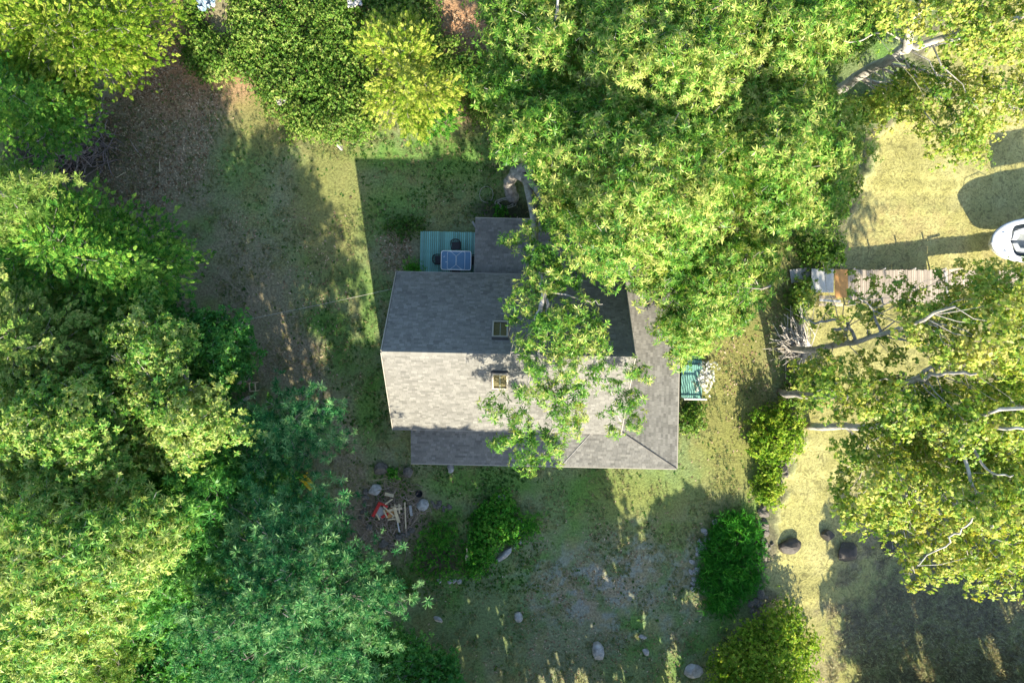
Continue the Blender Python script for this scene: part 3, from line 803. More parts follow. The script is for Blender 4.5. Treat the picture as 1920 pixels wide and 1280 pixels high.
for sx in (-1, 1):
    for sy in (-1, 1): MB().tube([(sx * .75, sy * .42, tz - .03), (sx * .8, sy * .46, 0)], .018, 6).build('leg', M['white'], tb)
MB().box(-.72, .22, tz + .012, .10, .03, .02, rz=.6).build('clip', M['white'], tb); MB().box(-.6, -.10, tz + .01, .05, .05, .015).build('clip', M['white'], tb)

def chair_proto():
    r = empty('patio_chair', (0, 0, 0))
    MB().box(0, 0, .44, .50, .48, .05).build('seat', M['blackmesh'], r, bevel=.02)
    # curved back of tubes with an open gap
    pts = [(-.27, -.22, .66), (-.30, .10, .68), (-.25, .27, .78), (-.1, .34, .84), (.1, .34, .84), (.25, .27, .78), (.30, .10, .68), (.27, -.22, .66)]
    MB().tube(pts, .034, 7).build('arm_rail', M['black'], r, smooth=True)
    mb = MB()
    for x in (-.2, -.1, 0, .1, .2): mb.box(x, .29, .64, .05, .02, .36, rx=-.15)
    mb.build('backrest', M['blackmesh'], r)
    for sx in (-1, 1):
        for sy in (-1, 1): MB().tube([(sx * .25, sy * .22, .62 if sy < 0 else .7), (sx * .28, sy * .26, 0)], .018, 6).build('leg', M['black'], r)
    return r
ch = chair_proto(); G = 'patio chairs around the blue table'
ch.location = at(855, 461, .9); ch.location.z = .52; ch.rotation_euler.z = .1
tag(ch, 'black patio chair on the north side of the blue table, facing the house', 'chair', G)
for (px, py, rz, lab) in ((823, 487, R(92), 'black patio chair at the west end of the blue table, on open deck boards'),
                          (889, 488, R(-90), 'black patio chair at the east end of the blue table, against the low roof'),
                          (854, 509, R(180), 'black patio chair under the south edge of the blue table, beside the main eave')):
    c = copy_tree(ch); p = at(px, py, .9); c.location = (p.x, p.y, .52); c.rotation_euler.z = rz; c['label'] = lab

# ================================================================== EAST LANDING
ld = empty('porch_landing', at(1293, 714), HR, 'small teal landing with railing beside the east porch roof', 'landing')
deck_boards(ld, -.66, .66, -1.02, 1.02, .5, 10, M['teal'])
MB().box(0, 0, .38, 1.25, 1.9, .18).build('joist', M['greywood'], ld)
MB().box(0, -1.03, 1.42, 1.36, .09, .045).build('top_rail', M['trim'], ld)
MB().box(0, -1.03, .66, 1.3, .05, .05).build('bottom_rail', M['teal'], ld)
for k in range(8): MB().box(-.56 + k * .16, -1.03, 1.02, .035, .035, .74).build('baluster', M['teal'], ld)
for sx in (-1, 1): MB().box(sx * .64, -1.03, .74, .09, .09, 1.48).build('post', M['trim'], ld)
for k in range(2): MB().box(.2 , 1.16 + k * .28, .34 - k * .17, .9, .28, .04).build('step', M['teal'], ld)

# ================================================================== CABLE
a_ = at(737, 541, 3.1); b_ = at(447, 602, 4.2); mb = MB()
mb.tube([a_.lerp(b_, f) + Vector((0, 0, -1.2 * f * (1 - f))) for f in np.linspace(0, 1, 14)], .012, 5)
tag(mb.build('overhead_cable', M['hose']), 'thin pale cable running from the house corner to the trees', 'cable')

# ================================================================== LAKE THINGS: dock, boat, rocks
dz = .5
dock = empty('dock', at(1690, 537, 0) , 0, 'weathered pinkish plank dock reaching out over the shallow water', 'dock')
d0 = Vector(dock.location)
xa, xb = at(1590, 537, dz).x - d0.x, at(1778, 537, dz).x - d0.x
yt, yb = at(1600, 506, dz).y - d0.y, at(1600, 569, dz).y - d0.y
g = np.random.default_rng(11); nb = int((xb - xa) / .125)
def plank_run(xa, xb, yt, yb, nb, seed):
    g = np.random.default_rng(seed); w_ = (xb - xa) / nb
    protos = []
    for k in range(5):
        protos.append(MB().box(0, 0, 0, w_ - .014, yt - yb, .04, c=float(g.uniform(0, 1))).mesh('plank'))
        protos[-1].materials.append(M['dock'])
    for i in range(nb):
        o = bpy.data.objects.new('plank', protos[g.integers(0, 5)]); COL.objects.link(o); o.parent = dock
        o.location = (xa + (i + .5) * w_, (yt + yb) / 2 + g.uniform(-.03, .03), dz + g.uniform(-.006, .006)); o.rotation_euler.z = g.uniform(-.008, .008)
plank_run(xa, xb, yt, yb, nb, 11)
plank_run(xb + .02, at(1925, 520, dz).x - d0.x + 2.0, yt - .05, at(1600, 541, dz).y - d0.y, 48, 12)
mb = MB()
for y in (yt - .1, yb + .1): mb.box((xa + xb) / 2, y, dz - .12, xb - xa, .07, .18)
mb.box(xb + 3.2, yt - .15, dz - .12, 6.3, .07, .18); mb.build('stringer', M['greywood'], dock)
for x in np.linspace(xa + .3, xb - .3, 4):
    for y in (yt + .06, yb - .06): MB().tube([(x, y, -1.5), (x, y, dz + .25)], .05, 8).build('piling', M['greywood'], dock)
for f, rz in ((.985, .12),):
    MB().box(xb - .1, (yt + yb) / 2 - .2, dz + .06, .14, 2.2, .06, rz=rz).build('cross_board', M['greywood'], dock)
def thing_box(name, label, cat, px0, py0, px1, py1, z, th, m, rz=0, group=None):
    p = at((px0 + px1) / 2, (py0 + py1) / 2, z); k = (CAM_H - z) / F
    o = MB().box(0, 0, 0, abs(px1 - px0) * k, abs(py1 - py0) * k, th).build(name, m, bevel=min(.012, th / 4)); o.location = p; o.rotation_euler.z = rz
    return tag(o, label, cat, group)
thing_box('dock_ramp', 'pale grey sheet ramp lying at the shore end of the dock', 'ramp', 1521, 504, 1563, 548, .54, .05, M['cloth'], -.02)
thing_box('plywood_sheet', 'orange brown plywood sheet lying across the dock start', 'plywood', 1565, 505, 1590, 558, .56, .03, M['plywood'], .02)
thing_box('stepping_board', 'whitish weathered board at the landward end of the ramp', 'board', 1482, 503, 1520, 528, .2, .06, M['greywood'], .15)
thing_box('lumber', 'uppermost white timber beside the dock ramp', 'timber', 1535, 554, 1569, 560, .3, .12, M['palewood'], .01, 'white timbers beside the ramp')
thing_box('lumber', 'middle white timber beside the dock ramp, tilted', 'timber', 1536, 561, 1576, 566, .27, .10, M['cloth'], -.07, 'white timbers beside the ramp')
thing_box('lumber', 'lowest tan timber beside the dock ramp', 'timber', 1535, 568, 1580, 574, .22, .10, M['palewood'], 0, 'white timbers beside the ramp')
thing_box('loose_board', 'pale loose board resting along the upper dock edge', 'board', 1779, 503, 1806, 507, .56, .05, M['palewood'], .12)

# boat, bow to the left
boat = empty('boat', at(1843, 458, .3), R(4), 'white open motor boat with grey seats moored by the dock', 'boat')
bl = 6.4
def beam(x):   # half beam at distance x from the bow tip
    t_ = min(1, x / 3.0); return 1.32 * (1 - (1 - t_) ** 2.6) ** .55
xs_ = [0.0, .04, .12, .28, .5, .85, 1.3, 2.0, 3.0, 4.2, 5.4, bl]
prof = [(1.0, .62), (1.02, .50), (.96, .18), (.72, -.22), (.0, -.38)]
mb = MB(); ns = len(prof) * 2 - 1
for x in xs_:
    b_ = beam(x) + .02
    rk = .55 * max(0, 1 - x / 1.6)
    row = [(x + (0 if j == 0 else rk * (.62 - z_) * .9), b_ * k_, z_ + .08 * max(0, 1 - x / 2)) for j, (k_, z_) in enumerate(prof)]
    row = row + [(x_, -y_, z_) for (x_, y_, z_) in row[-2::-1]]
    mb.v += row
for i in range(len(xs_) - 1):
    for j in range(ns - 1): mb.f.append((i * ns + j, (i + 1) * ns + j, (i + 1) * ns + j + 1, i * ns + j + 1))
mb.f.append(tuple((len(xs_) - 1) * ns + j for j in range(ns)))
mb.build('hull', M['gel'], boat, smooth=True)
# deck ring with cockpit opening
def cock(x):  # half width of the opening
    return max(0.0, min(beam(x) - .26, .95 if x > 1.25 else 0)) if x > 1.2 else 0
cx0 = 1.2
outer = [(x, beam(x)) for x in xs_]
mb = MB()
N1 = 26
sts = np.linspace(0.0, bl, 70)
for s in (1, -1):
    vs = []; 
    for x in sts:
        t_ = np.clip((x - cx0) / .35, 0, 1); ci = (beam(x) - .27) * math.sqrt(max(0, 1 - (1 - t_) ** 2)) if x > cx0 else 0
        zc = .70 + .08 * max(0, 1 - x / 2)
        vs += [(x, s * (beam(x) + .03), zc - .03), (x, s * (beam(x) - .04), zc + .02), (x, s * ci, zc + (.05 if ci == 0 else .03))]
    fs = []
    for i in range(len(sts) - 1):
        for j in range(2):
            q_ = (i * 3 + j, (i + 1) * 3 + j, (i + 1) * 3 + j + 1, i * 3 + j + 1); fs.append(q_ if s < 0 else q_[::-1])
    mb.add(vs, fs)
mb.build('deck', M['gel'], boat, smooth=True)
mb = MB(); vs = []; fs = []
for x in sts[14:]:
    t_ = np.clip((x - cx0) / .35, 0, 1); ci = (beam(x) - .27) * math.sqrt(max(0, 1 - (1 - t_) ** 2)) if x > cx0 else 0.01
    vs += [(x, ci, .72), (x, ci, .22), (x, -ci, .22), (x, -ci, .72)]
for i in range(len(sts[14:]) - 1):
    for j in range(3): fs.append((i * 4 + j, i * 4 + j + 1, (i + 1) * 4 + j + 1, (i + 1) * 4 + j))
mb.add(vs, fs); mb.build('cockpit', M['boatgrey'], boat)
MB().prism([(1.42, .1), (1.6, .62), (2.9, .98), (2.9, .55), (1.9, .42), (1.75, .1)], .25, .58).build('seat', M['gel'], boat, bevel=.04)
MB().prism([(1.42, -.1), (1.75, -.1), (1.9, -.42), (2.9, -.55), (2.9, -.98), (1.6, -.62)], .25, .56).build('seat', M['vinyl'], boat, bevel=.04)
MB().box(3.5, .5, .6, .7, .8, .7).build('console', M['gel'], boat, bevel=.05)
mb = MB(); mb.tube([(3.95 , .5 + .18 * math.cos(a_), .95 + .18 * math.sin(a_)) for a_ in np.linspace(0, 6.283, 15)], .015, 5); mb.build('steering_wheel', M['black'], boat)
MB().tube([(2.95, .95, .74), (3.1, .9, 1.15), (3.1, -.9, 1.15), (2.95, -.95, .74)], .02, 6).build('windshield_frame', M['cloth'], boat)
MB().box(4.6, -.5, .5, .6, .6, .5).build('seat', M['vinyl'], boat, bevel=.05); MB().box(4.6, .5, .5, .6, .6, .5).build('seat', M['vinyl'], boat, bevel=.05)
MB().box(6.0, 0, .55, .55, 2.0, .6).build('stern_bench', M['vinyl'], boat, bevel=.06)
bm_ = MB().box(3.95, 0, 2.35, 2.4, 2.3, .04).build('bimini_canopy', M['canvas'], boat, bevel=.02)
mb = MB()
for x in (2.9, 5.0):
    for s in (-1, 1): mb.tube([(3.9, s * 1.15, .7), (x, s * 1.1, 2.33)], .015, 5)
mb.build('bimini_frame', M['cloth'], boat)
for s in (-1, 1): MB().box(.75, s * .55, .80, .16, .04, .04).build('cleat', M['boatgrey'], boat)

rr_ = [(x, beam(x) + .045, .60 + .08 * max(0, 1 - x / 2)) for x in np.linspace(bl, 0.0, 40)]
MB().tube(rr_ + [(x, -y, z) for x, y, z in rr_[::-1]], .028, 5).build('rub_rail', M['boatgrey'], boat)
MB().box(.72, 0, .80, .42, .5, .03).build('anchor_hatch', M['cloth'], boat, bevel=.012)
for s in (-1, 1):
    MB().tube([(.35, s * .62, .78), (.6, s * .85, .98), (1.5, s * 1.12, .98), (1.9, s * 1.2, .76)], .018, 6).build('bow_rail', M['greywood'], boat)
    MB().box(2.2, s * .74, .595, 1.1, .012, .012).build('seat_seam', M['boatgrey'], boat)

# ------------------------------------------------------------------ rocks
def rock_mesh(sx, sy, sz, seed, m, sub=2):
    bm = bmesh.new(); bmesh.ops.create_icosphere(bm, subdivisions=sub, radius=1)
    g = np.random.default_rng(seed); ph = g.uniform(0, 6.28, 6); cuts = []
    for k in range(6):
        d_ = Vector(g.normal(size=3)).normalized(); cuts.append((d_, g.uniform(.48, .85)))
    for v in bm.verts:
        p = v.co.copy()
        for d_, l_ in cuts:
            t_ = p.dot(d_)
            if t_ > l_: p -= d_ * (t_ - l_) * .9
        p *= 1 + .06 * math.sin(3.1 * p.x + ph[0]) * math.sin(2.7 * p.y + ph[1]) + .03 * math.sin(7 * p.z + ph[2])
        v.co = Vector((p.x * sx, p.y * sy, p.z * sz))
    me = bpy.data.meshes.new('rock'); bm.to_mesh(me); bm.free(); me.materials.append(m); return me
def rock(name, label, px, py, wpx, hpx, rz=0, m='rock', hz=.4, seed=0, sink=.3, group=None, z=None, cat='rock'):
    p = on_ground(px, py); k = CAM_H / F
    o = bpy.data.objects.new(name, rock_mesh(wpx * k / 2 * 1.15, hpx * k / 2 * 1.15, hz, seed, M[m])); COL.objects.link(o)
    o.location = (p.x, p.y, (p.z if z is None else z) + hz * (1 - sink) - hz * .3); o.rotation_euler.z = rz
    return tag(o, label, cat, group)
rock('boulder', 'pale grey boulder at the right of the debris heap', 790, 945, 26, 22, .3, hz=.35, seed=1)
rock('boulder', 'long pale stone slab at the lower right of the green shrub bed', 946, 1038, 38, 13, R(38), hz=.25, seed=2)
rock('stone', 'pale round stone beside the porch eave', 845, 878, 14, 15, 0, hz=.22, seed=3)
rock('boulder', 'tall grey jagged rock in the lower yard', 1121, 1218, 20, 36, .1, hz=.45, seed=4)
rock('boulder', 'small grey pointed rock left of the bare patch', 972, 1155, 15, 20, .2, hz=.3, seed=5)
rock('stone', 'flat pale stone in the lower right yard, the upper of two', 1204, 1192, 16, 9, -.1, hz=.15, seed=6)
rock('stone', 'flat pale stone in the lower right yard, the lower of two', 1210, 1220, 12, 15, .5, hz=.15, seed=7)
rock('boulder', 'large pale flat rock at the bottom edge, left of the round bush', 1296, 1256, 40, 24, .05, hz=.3, seed=8)
rock('stone', 'mottled pale stone near the sunny patch by the pine', 822, 1160, 18, 10, -.6, hz=.15, seed=9)
rock('stone', 'bluish stone left of the debris heap', 703, 917, 24, 20, .4, hz=.25, seed=10)
rock('stone', 'dark round stone under the porch corner', 715, 878, 24, 22, .4, 'darkrock', hz=.3, seed=12)
rock('stone', 'purplish grey round stone right of the dark porch corner stone', 766, 884, 19, 20, .1, 'darkrock', hz=.3, seed=13)
for i, px in enumerate((823, 843, 852, 861)):
    rock('edging_stone', 'small pale round stone in the short row below the shrub bed', px, 1088 + (i % 2), 9, 9, i, hz=.12, seed=20 + i, group='small stones in the short row below the shrub bed')
# rocks standing in the lake
for i, (px, py, a_, b_, rz, lab) in enumerate(((1482, 1024, 40, 28, .1, 'dark wet rock in the shallows nearest the shore'), (1558, 1006, 24, 22, .3, 'small dark rock in the lake, second from the shore'),
                                   (1592, 1036, 38, 36, .6, 'dark glistening rock in the lake, third from the shore'), (1680, 1030, 32, 26, .2, 'dark rock in the lake under the maple tips'))):
    rock('lake_rock', lab, px, py, a_, b_, rz, 'wetrock', hz=.42, seed=30 + i, sink=.15, group='dark rocks standing in the lake')
# shore wall of piled stones
def stone_line(name, label, path, n, rmin, rmax, m, seed, width=.5, cat='stone wall'):
    g = np.random.default_rng(seed); p0 = on_ground(*path[0]); root = empty(name, p0, 0, label, cat)
    protos = [rock_mesh(1, .8, .7, seed + k, M[m], 2) for k in range(6)]
    pts = [at(*p) for p in path]; seg = np.cumsum([0] + [(pts[i + 1] - pts[i]).length for i in range(len(pts) - 1)])
    for i in range(n):
        t_ = g.uniform(0, seg[-1]); j = min(np.searchsorted(seg, t_, 'right') - 1, len(pts) - 2)
        p = pts[j].lerp(pts[j + 1], (t_ - seg[j]) / (seg[j + 1] - seg[j]))
        x = p.x + g.normal(0, width / 2); y = p.y + g.normal(0, width / 2); s = g.uniform(rmin, rmax)
        o = bpy.data.objects.new('stone', protos[g.integers(0, 6)]); COL.objects.link(o); o.parent = root
        o.location = (x - p0.x, y - p0.y, gz(x, y) - p0.z + s * .3); o.scale = (s, s * g.uniform(.7, 1.1), s * g.uniform(.6, 1)); o.rotation_euler = (g.uniform(-.3, .3), g.uniform(-.3, .3), g.uniform(0, 6.28))
    return root
stone_line('shore_wall', 'dark piled stone wall along the lake edge', [(1470, 860), (1455, 910), (1432, 960), (1428, 1010), (1424, 1060), (1420, 1110), (1412, 1150)], 110, .12, .36, 'darkrock', 50)
stone_line('rock_edging', 'grey rubble edging on the yard side of the lily bed', [(1345, 985), (1318, 1020), (1306, 1060), (1300, 1090), (1330, 1110)], 50, .08, .26, 'rock', 60, .45, 'rock edging')
stone_line('bed_edging', 'short line of small stones at the right of the shrub bed', [(972, 970), (966, 995), (968, 1020), (985, 985)], 16, .1, .26, 'rock', 70, .25, 'rock edging')
stone_line('fire_ring', 'ring of dark stones round the debris heap', [(690, 905), (682, 960), (692, 1005), (740, 1018), (775, 985)], 26, .15, .34, 'darkrock', 80, .5, 'fire ring')
stone_line('rubble_row', 'dark grey rubble right of the pale boulder', [(812, 942), (840, 950)], 12, .1, .22, 'darkrock', 90, .35, 'rubble')

# ------------------------------------------------------------------ debris heap
def board(name, label, cat, x0, y0, x1, y1, w_, th, m, z=.35, tilt=0, group=None):
    a_ = at(x0, y0, z); b_ = at(x1, y1, z + tilt); d_ = b_ - a_
    o = MB().box(0, 0, 0, d_.length, w_, th).build(name, M[m], bevel=.006)
    o.location = (a_ + b_) / 2; o.rotation_euler = (0, -math.asin(max(-1, min(1, d_.z / d_.length))), math.atan2(d_.y, d_.x))
    return tag(o, label, cat, group)
board('red_board', 'longest red painted board on the debris heap, at its left end', 'board', 699, 968, 713, 941, .2, .06, 'red', .5)
board('red_board', 'short red board near the top of the debris heap', 'board', 713, 943, 727, 950, .14, .05, 'red', .55)
board('red_board', 'red board half buried in the middle of the debris heap', 'board', 715, 970, 728, 962, .16, .05, 'red', .42)
board('slatted_crate', 'grey slatted crate side lying between the red boards', 'crate side', 704, 955, 722, 964, .65, .04, 'greywood', .36)
board('tan_panel', 'tan square board in the middle of the debris heap', 'panel', 724, 964, 738, 959, .55, .04, 'plywood', .4)
board('yellow_plank', 'thick yellowish plank leaning down the debris heap', 'plank', 739, 950, 748, 979, .2, .08, 'palewood', .62, -.2)
board('yellow_plank', 'cross plank at the right top of the debris heap', 'plank', 726, 957, 754, 952, .14, .06, 'palewood', .55)
board('short_log', 'short sawn yellow plank end above the debris heap', 'plank', 722, 925, 738, 929, .2, .14, 'palewood', .3)
board('long_lath', 'long thin upright lath at the right of the debris heap', 'lath', 759, 941, 761, 990, .08, .05, 'palewood', .5, -.15)
board('long_lath', 'long lath under the thick plank pointing down', 'lath', 745, 975, 749, 997, .09, .05, 'cloth', .4, -.1)
Gb = 'pale laths on the debris heap'
for q_ in ((705, 962, 712, 974), (719, 949, 738, 966), (719, 955, 726, 970), (727, 974, 742, 972), (735, 970, 744, 962), (716, 943, 728, 949), (748, 944, 749, 962), (733, 950, 752, 947), (722, 945, 736, 935), (740, 945, 743, 958)):
    board('lath', 'thin pale lath lying criss-cross on the debris heap', 'lath', *q_, .09, .04, 'palewood', random.uniform(.45, .62), random.uniform(-.1, .1), Gb)
board('curved_log', 'grey weathered log end beside the pale boulder', 'log', 769, 947, 772, 966, .16, .12, 'greywood', .2)
g = np.random.default_rng(4); mb = MB()
for i in range(260):
    c_ = at(735 + g.normal(0, 32), 968 + g.normal(0, 27), g.uniform(.05, .3)); a_ = g.uniform(0, 3.14); l_ = g.uniform(.3, 1.1)
    d_ = Vector((math.cos(a_), math.sin(a_), g.uniform(-.15, .15))) * l_; n_ = Vector((-d_.y, d_.x, 0)) * g.uniform(-.2, .2)
    mb.tube([c_ - d_ / 2, c_ + n_, c_ + d_ / 2], [.025, .022, .012], 4, c=float(g.uniform(.4, 1)))
tag(mb.build('sticks', M['stick']), 'loose brown sticks and twigs of the debris heap', kind='stuff')
# bucket, pots, tools
p = on_ground(787, 923); o = MB().lathe([(.0, .02), (.16, .02), (.2, .32), (.23, .33), (.2, .30), (.17, .08), (0, .08)], 18).build('planter_pot', M['black'], smooth=True); o.location = p
tag(o, 'round black planter pot above the pale boulder', 'pot')
p = on_ground(940, 931); o = MB().lathe([(0, 0), (.2, 0), (.25, .34), (.22, .36), (.1, .40), (0, .41)], 16).build('white_urn', M['cloth'], smooth=True); o.location = p
tag(o, 'white round urn at the top of the shrub bed', 'urn')
sp = empty('garden_spade', on_ground(878, 1035), 0, 'pale wooden paddle shaped spade standing in the shrub bed', 'spade')
MB().tube([(-.03, .55, 1.0), (0, .1, .75)], .03, 6).build('shaft', M['palewood'], sp); MB().prism([(-.1, -.25), (.1, -.25), (.15, -.1), (.1, .1), (-.1, .1), (-.15, -.1)], .72, .76).build('blade', M['palewood'], sp)
# yellow toy slide under the pine
ys = empty('yellow_slide', on_ground(581, 902), R(-55), 'yellow plastic toy slide half hidden under the pines', 'slide')
mb = MB(); mb.box(0, 0, .35, 1.0, .38, .05, ry=.35); mb.build('chute', M['yellow'], ys)
for s in (-1, 1): MB().box(0, s * .2, .42, 1.0, .05, .14, ry=.35).build('side_wall', M['yellow'], ys)
MB().box(-.52, 0, .35, .08, .44, .7).build('ladder', M['yellow'], ys)
# sawhorse-like stool frame
st = empty('wooden_stand', on_ground(480, 724), R(4), 'small pale open wooden frame standing at the edge of the trees', 'stand')
for s in (-1, 1): MB().box(s * .18, 0, .62, .06, .56, .06).build('rail', M['palewood'], st); MB().box(0, s * .26, .622, .30, .06, .055).build('rail', M['palewood'], st)
for sx in (-1, 1):
    for sy in (-1, 1): MB().box(sx * .18, sy * .26, .29, .05, .05, .58).build('leg', M['palewood'], st)
board('fallen_log', 'brown log lying below the wooden stand', 'log', 428, 768, 468, 744, .2, .18, 'twig', .25)
# brush pile
g = np.random.default_rng(6); mb = MB()
for i in range(420):
    px, py = 130 + g.normal(0, 34), 268 + g.normal(0, 26)
    hc = max(.1, 1.1 - .0004 * ((px - 130) ** 2 + (py - 268) ** 2)) * g.uniform(.3, 1.0)
    c_ = at(px, py, hc); a_ = g.normal(.5, .8); l_ = g.uniform(.7, 2.4)
    d_ = Vector((math.cos(a_), math.sin(a_), g.uniform(-.2, .2))) * l_; n_ = Vector((-d_.y, d_.x, 0)) * g.uniform(-.25, .25)
    r_ = g.uniform(.018, .04); mb.tube([c_ - d_ / 2, c_ - d_ * .15 + n_, c_ + d_ * .2 + n_ * .8, c_ + d_ / 2], [r_, r_, r_ * .8, r_ * .4], 4, c=float(g.uniform(0, 1)))
bp_ = empty('brush_pile', at(130, 268), 0, 'heap of dead grey branches at the edge of the left trees', 'brush pile')
mb.v = [tuple(Vector(v_) - bp_.location) for v_ in mb.v]; tag(mb.build('twigs', M['brush'], bp_), kind='stuff')
board('fallen_branch', 'thin pale stick lying on the leaf litter', 'branch', 219, 333, 233, 324, .05, .05, 'palewood', .06)
board('fallen_branch', 'short upright pale stick beside the leaf litter', 'branch', 299, 303, 300, 322, .05, .05, 'palewood', .06)
# dead bare snag by the shore
g = np.random.default_rng(8); mb = MB(); b0 = at(1512, 655, .3)
for i in range(190):
    a_ = g.uniform(R(110), R(255)); l_ = g.uniform(.8, 2.7); e_ = g.uniform(.15, .9)
    d_ = Vector((math.cos(a_) * math.cos(e_), math.sin(a_) * math.cos(e_) + .25, math.sin(e_))) * l_; n_ = Vector((-d_.y, d_.x, g.uniform(-.3, .3))) * g.uniform(-.3, .3)
    s_ = b0 + Vector((g.uniform(-.5, .3), g.uniform(-.3, .3), 0))
    mb.tube([s_, s_ + d_ * .4 + n_, s_ + d_], [.04, .032, .014], 4, c=float(g.uniform(.6, 1)))
    if i % 2: mb.tube([s_ + d_ * .4 + n_, s_ + d_ * .8 + n_ * 2.2], [.024, .01], 4, c=float(g.uniform(.6, 1)))
sn = empty('dead_shrub', b0, 0, 'bare grey leafless shrub at the foot of the shore trees', 'dead shrub')
mb.v = [tuple(Vector(v_) - b0) for v_ in mb.v]; tag(mb.build('twigs', M['twig'], sn), kind='stuff')
board('driftwood', 'bleached pale pole lying below the dead shrub', 'log', 1458, 653, 1516, 657, .14, .12, 'cutwood', .4)
# tarp, cloth
def crumple(name, label, cat, pxs, z, m, seed, bumpz=.25):
    g = np.random.default_rng(seed); P_ = [on_ground(*p) for p in pxs]; c_ = sum(P_, Vector()) / len(P_); n = 12
    a_, b_, c2, d_ = P_
    mb = MB(); vs = []
    for i in range(n):
        for j in range(n):
            u_, v_ = i / (n - 1), j / (n - 1); p = a_.lerp(b_, u_).lerp(d_.lerp(c2, u_), v_)
            vs.append((p.x - c_.x + g.uniform(-.05, .05), p.y - c_.y + g.uniform(-.05, .05), z + g.uniform(0, bumpz)))
    mb.add(vs, [(i * n + j, i * n + j + 1, (i + 1) * n + j + 1, (i + 1) * n + j)[::-1] for i in range(n - 1) for j in range(n - 1)])
    o = mb.build(name, M[m], smooth=False); o.location = c_; s = o.modifiers.new('s', 'SOLIDIFY'); s.thickness = .02
    return tag(o, label, cat)
crumple('tarp', 'crumpled pale blue tarp at the top edge among the shrubs', 'tarp', [(388, 0), (420, -4), (424, 30), (396, 44)], 1.3, 'tarp', 1, .5)
crumple('white_sack', 'small white cloth caught in the thicket', 'cloth', [(532, 200), (550, 199), (548, 209), (535, 211)], 1.25, 'twig', 2, .15)
crumple('grey_cloth', 'pale grey cloth at the top edge of the thicket', 'cloth', [(662, 18), (690, 14), (692, 40), (668, 46)], 2.0, 'cloth', 3, .2)
# hose coil by the trunk
g = np.random.default_rng(3); mb = MB(); c_ = on_ground(948, 382)
pts = []
for i in range(150):
    a_ = i * .28; r_ = .48 + .12 * math.sin(i * .37) + g.uniform(-.02, .02)
    pts.append(c_ + Vector((r_ * 1.1 * math.cos(a_), r_ * .55 * math.sin(a_) , .06 + .0008 * i)))
mb.tube(pts, .018, 5)
lp = on_ground(912, 365); mb.tube([lp + Vector((.42 * math.cos(a_), .5 * math.sin(a_), .05)) for a_ in np.linspace(-.9, 5.0, 24)], .016, 5)
tag(mb.build('garden_hose', M['hose']), 'loosely coiled pale garden hose at the foot of the big trunk', 'hose')
post = MB().box(0, 0, .5, .14, .3, 1.0).build('grey_post', M['greywood'], bevel=.01); post.location = on_ground(641, 278)
tag(post, 'short grey post at the edge of the top thicket', 'post')
o = MB().box(0, 0, .1, .12, .4, .1).build('paving_brick', M['rock'], bevel=.01); o.location = on_ground(889, 421); o.rotation_euler.z = .5
tag(o, 'small pale brick lying beside the low roof corner', 'brick')

# ================================================================== TREES
Gl = 'trees of the left woods'
tree('hemlock_tree', 'lime green feathery conifer in the upper left corner', 'tree', fill([(-60, -60), (290, -60), (302, 50), (275, 125), (235, 150), (180, 165), (120, 185), (60, 150), (-60, 110)], 4.0, 8.5, .95, layers=2, seed=1), 'frond', 'lime', 190, .2, seed=1, group=Gl, bias=-.25, sc=.5, spread=.9)
tree('hemlock_tree', 'deep green feathery conifer at the left edge above the brush pile', 'tree', fill([(-60, 100), (60, 110), (150, 170), (168, 230), (110, 280), (70, 290), (20, 262), (-60, 250)], 3.5, 7.5, .85, layers=2, seed=2), 'frond', 'greenfrond', 190, .18, seed=2, group=Gl, sc=.5, bias=.12)
tree('white_pine', 'pale yellow green pine tip at the left edge below the brush pile', 'tree', fill([(-50, 300), (40, 310), (118, 322), (105, 370), (70, 420), (20, 440), (-50, 430)], 8, 13, .8, layers=2, seed=3), 'pine', 'pineyellow', 55, .2, seed=3, sc=1.2, bias=.2, group=Gl)
tree('white_pine', 'broad mid green pine beside the shaded lawn', 'tree', fill([(-20, 400), (110, 350), (180, 380), (260, 420), (330, 460), (352, 500), (330, 545), (280, 575), (200, 590), (100, 560), (-20, 560)], 5, 11, .85, layers=2, seed=4), 'frond', 'greenfrond', 190, .22, seed=4, group=Gl, bias=.16, sc=.52, spread=.8)
tree('white_pine', 'yellowish pine at the left edge halfway down', 'tree', fill([(-60, 540), (100, 560), (170, 610), (160, 700), (90, 760), (-60, 760)], 7, 12, .85, layers=2, seed=5), 'frond', 'pineyellow', 110, .22, seed=5, bias=.15, group=Gl, sc=.7)
tree('oak_tree', 'oak with pale sunlit sprays in the middle of the left woods', 'tree', fill([(250, 565), (300, 575), (345, 640), (340, 720), (420, 760), (425, 820), (380, 870), (300, 880), (250, 830), (240, 760), (225, 700), (190, 650)], 9, 13, .75, layers=2, seed=6), 'oak', 'oakbright', 150, .2, seed=6, bias=.28, group=Gl)
tree('oak_tree', 'shaded dark green oak reaching over the brown track', 'tree', fill([(340, 590), (400, 580), (455, 610), (478, 655), (468, 715), (420, 745), (350, 730), (330, 660)], 4.5, 8, .75, layers=2, seed=7), 'oak', 'oakdark', 145, .16, seed=7, group=Gl)
tree('oak_tree', 'tall oak of the inner left woods', 'tree', fill([(-40, 740), (100, 700), (200, 690), (240, 780), (260, 880), (180, 930), (80, 900), (-40, 900)], 9, 14, .85, layers=2, seed=8), 'oak', 'oakbright', 130, .25, seed=8, bias=.12, group=Gl)
tree('chestnut_tree', 'pale sunlit chestnut filling the lower left corner', 'tree', fill([(-60, 880), (120, 880), (230, 900), (330, 930), (330, 1040), (250, 1120), (220, 1200), (120, 1260), (-60, 1290)], 10, 15, .85, layers=2, seed=9), 'chestnut', 'oakbright', 115, .25, seed=9, bias=.2, group=Gl, spread=.9)
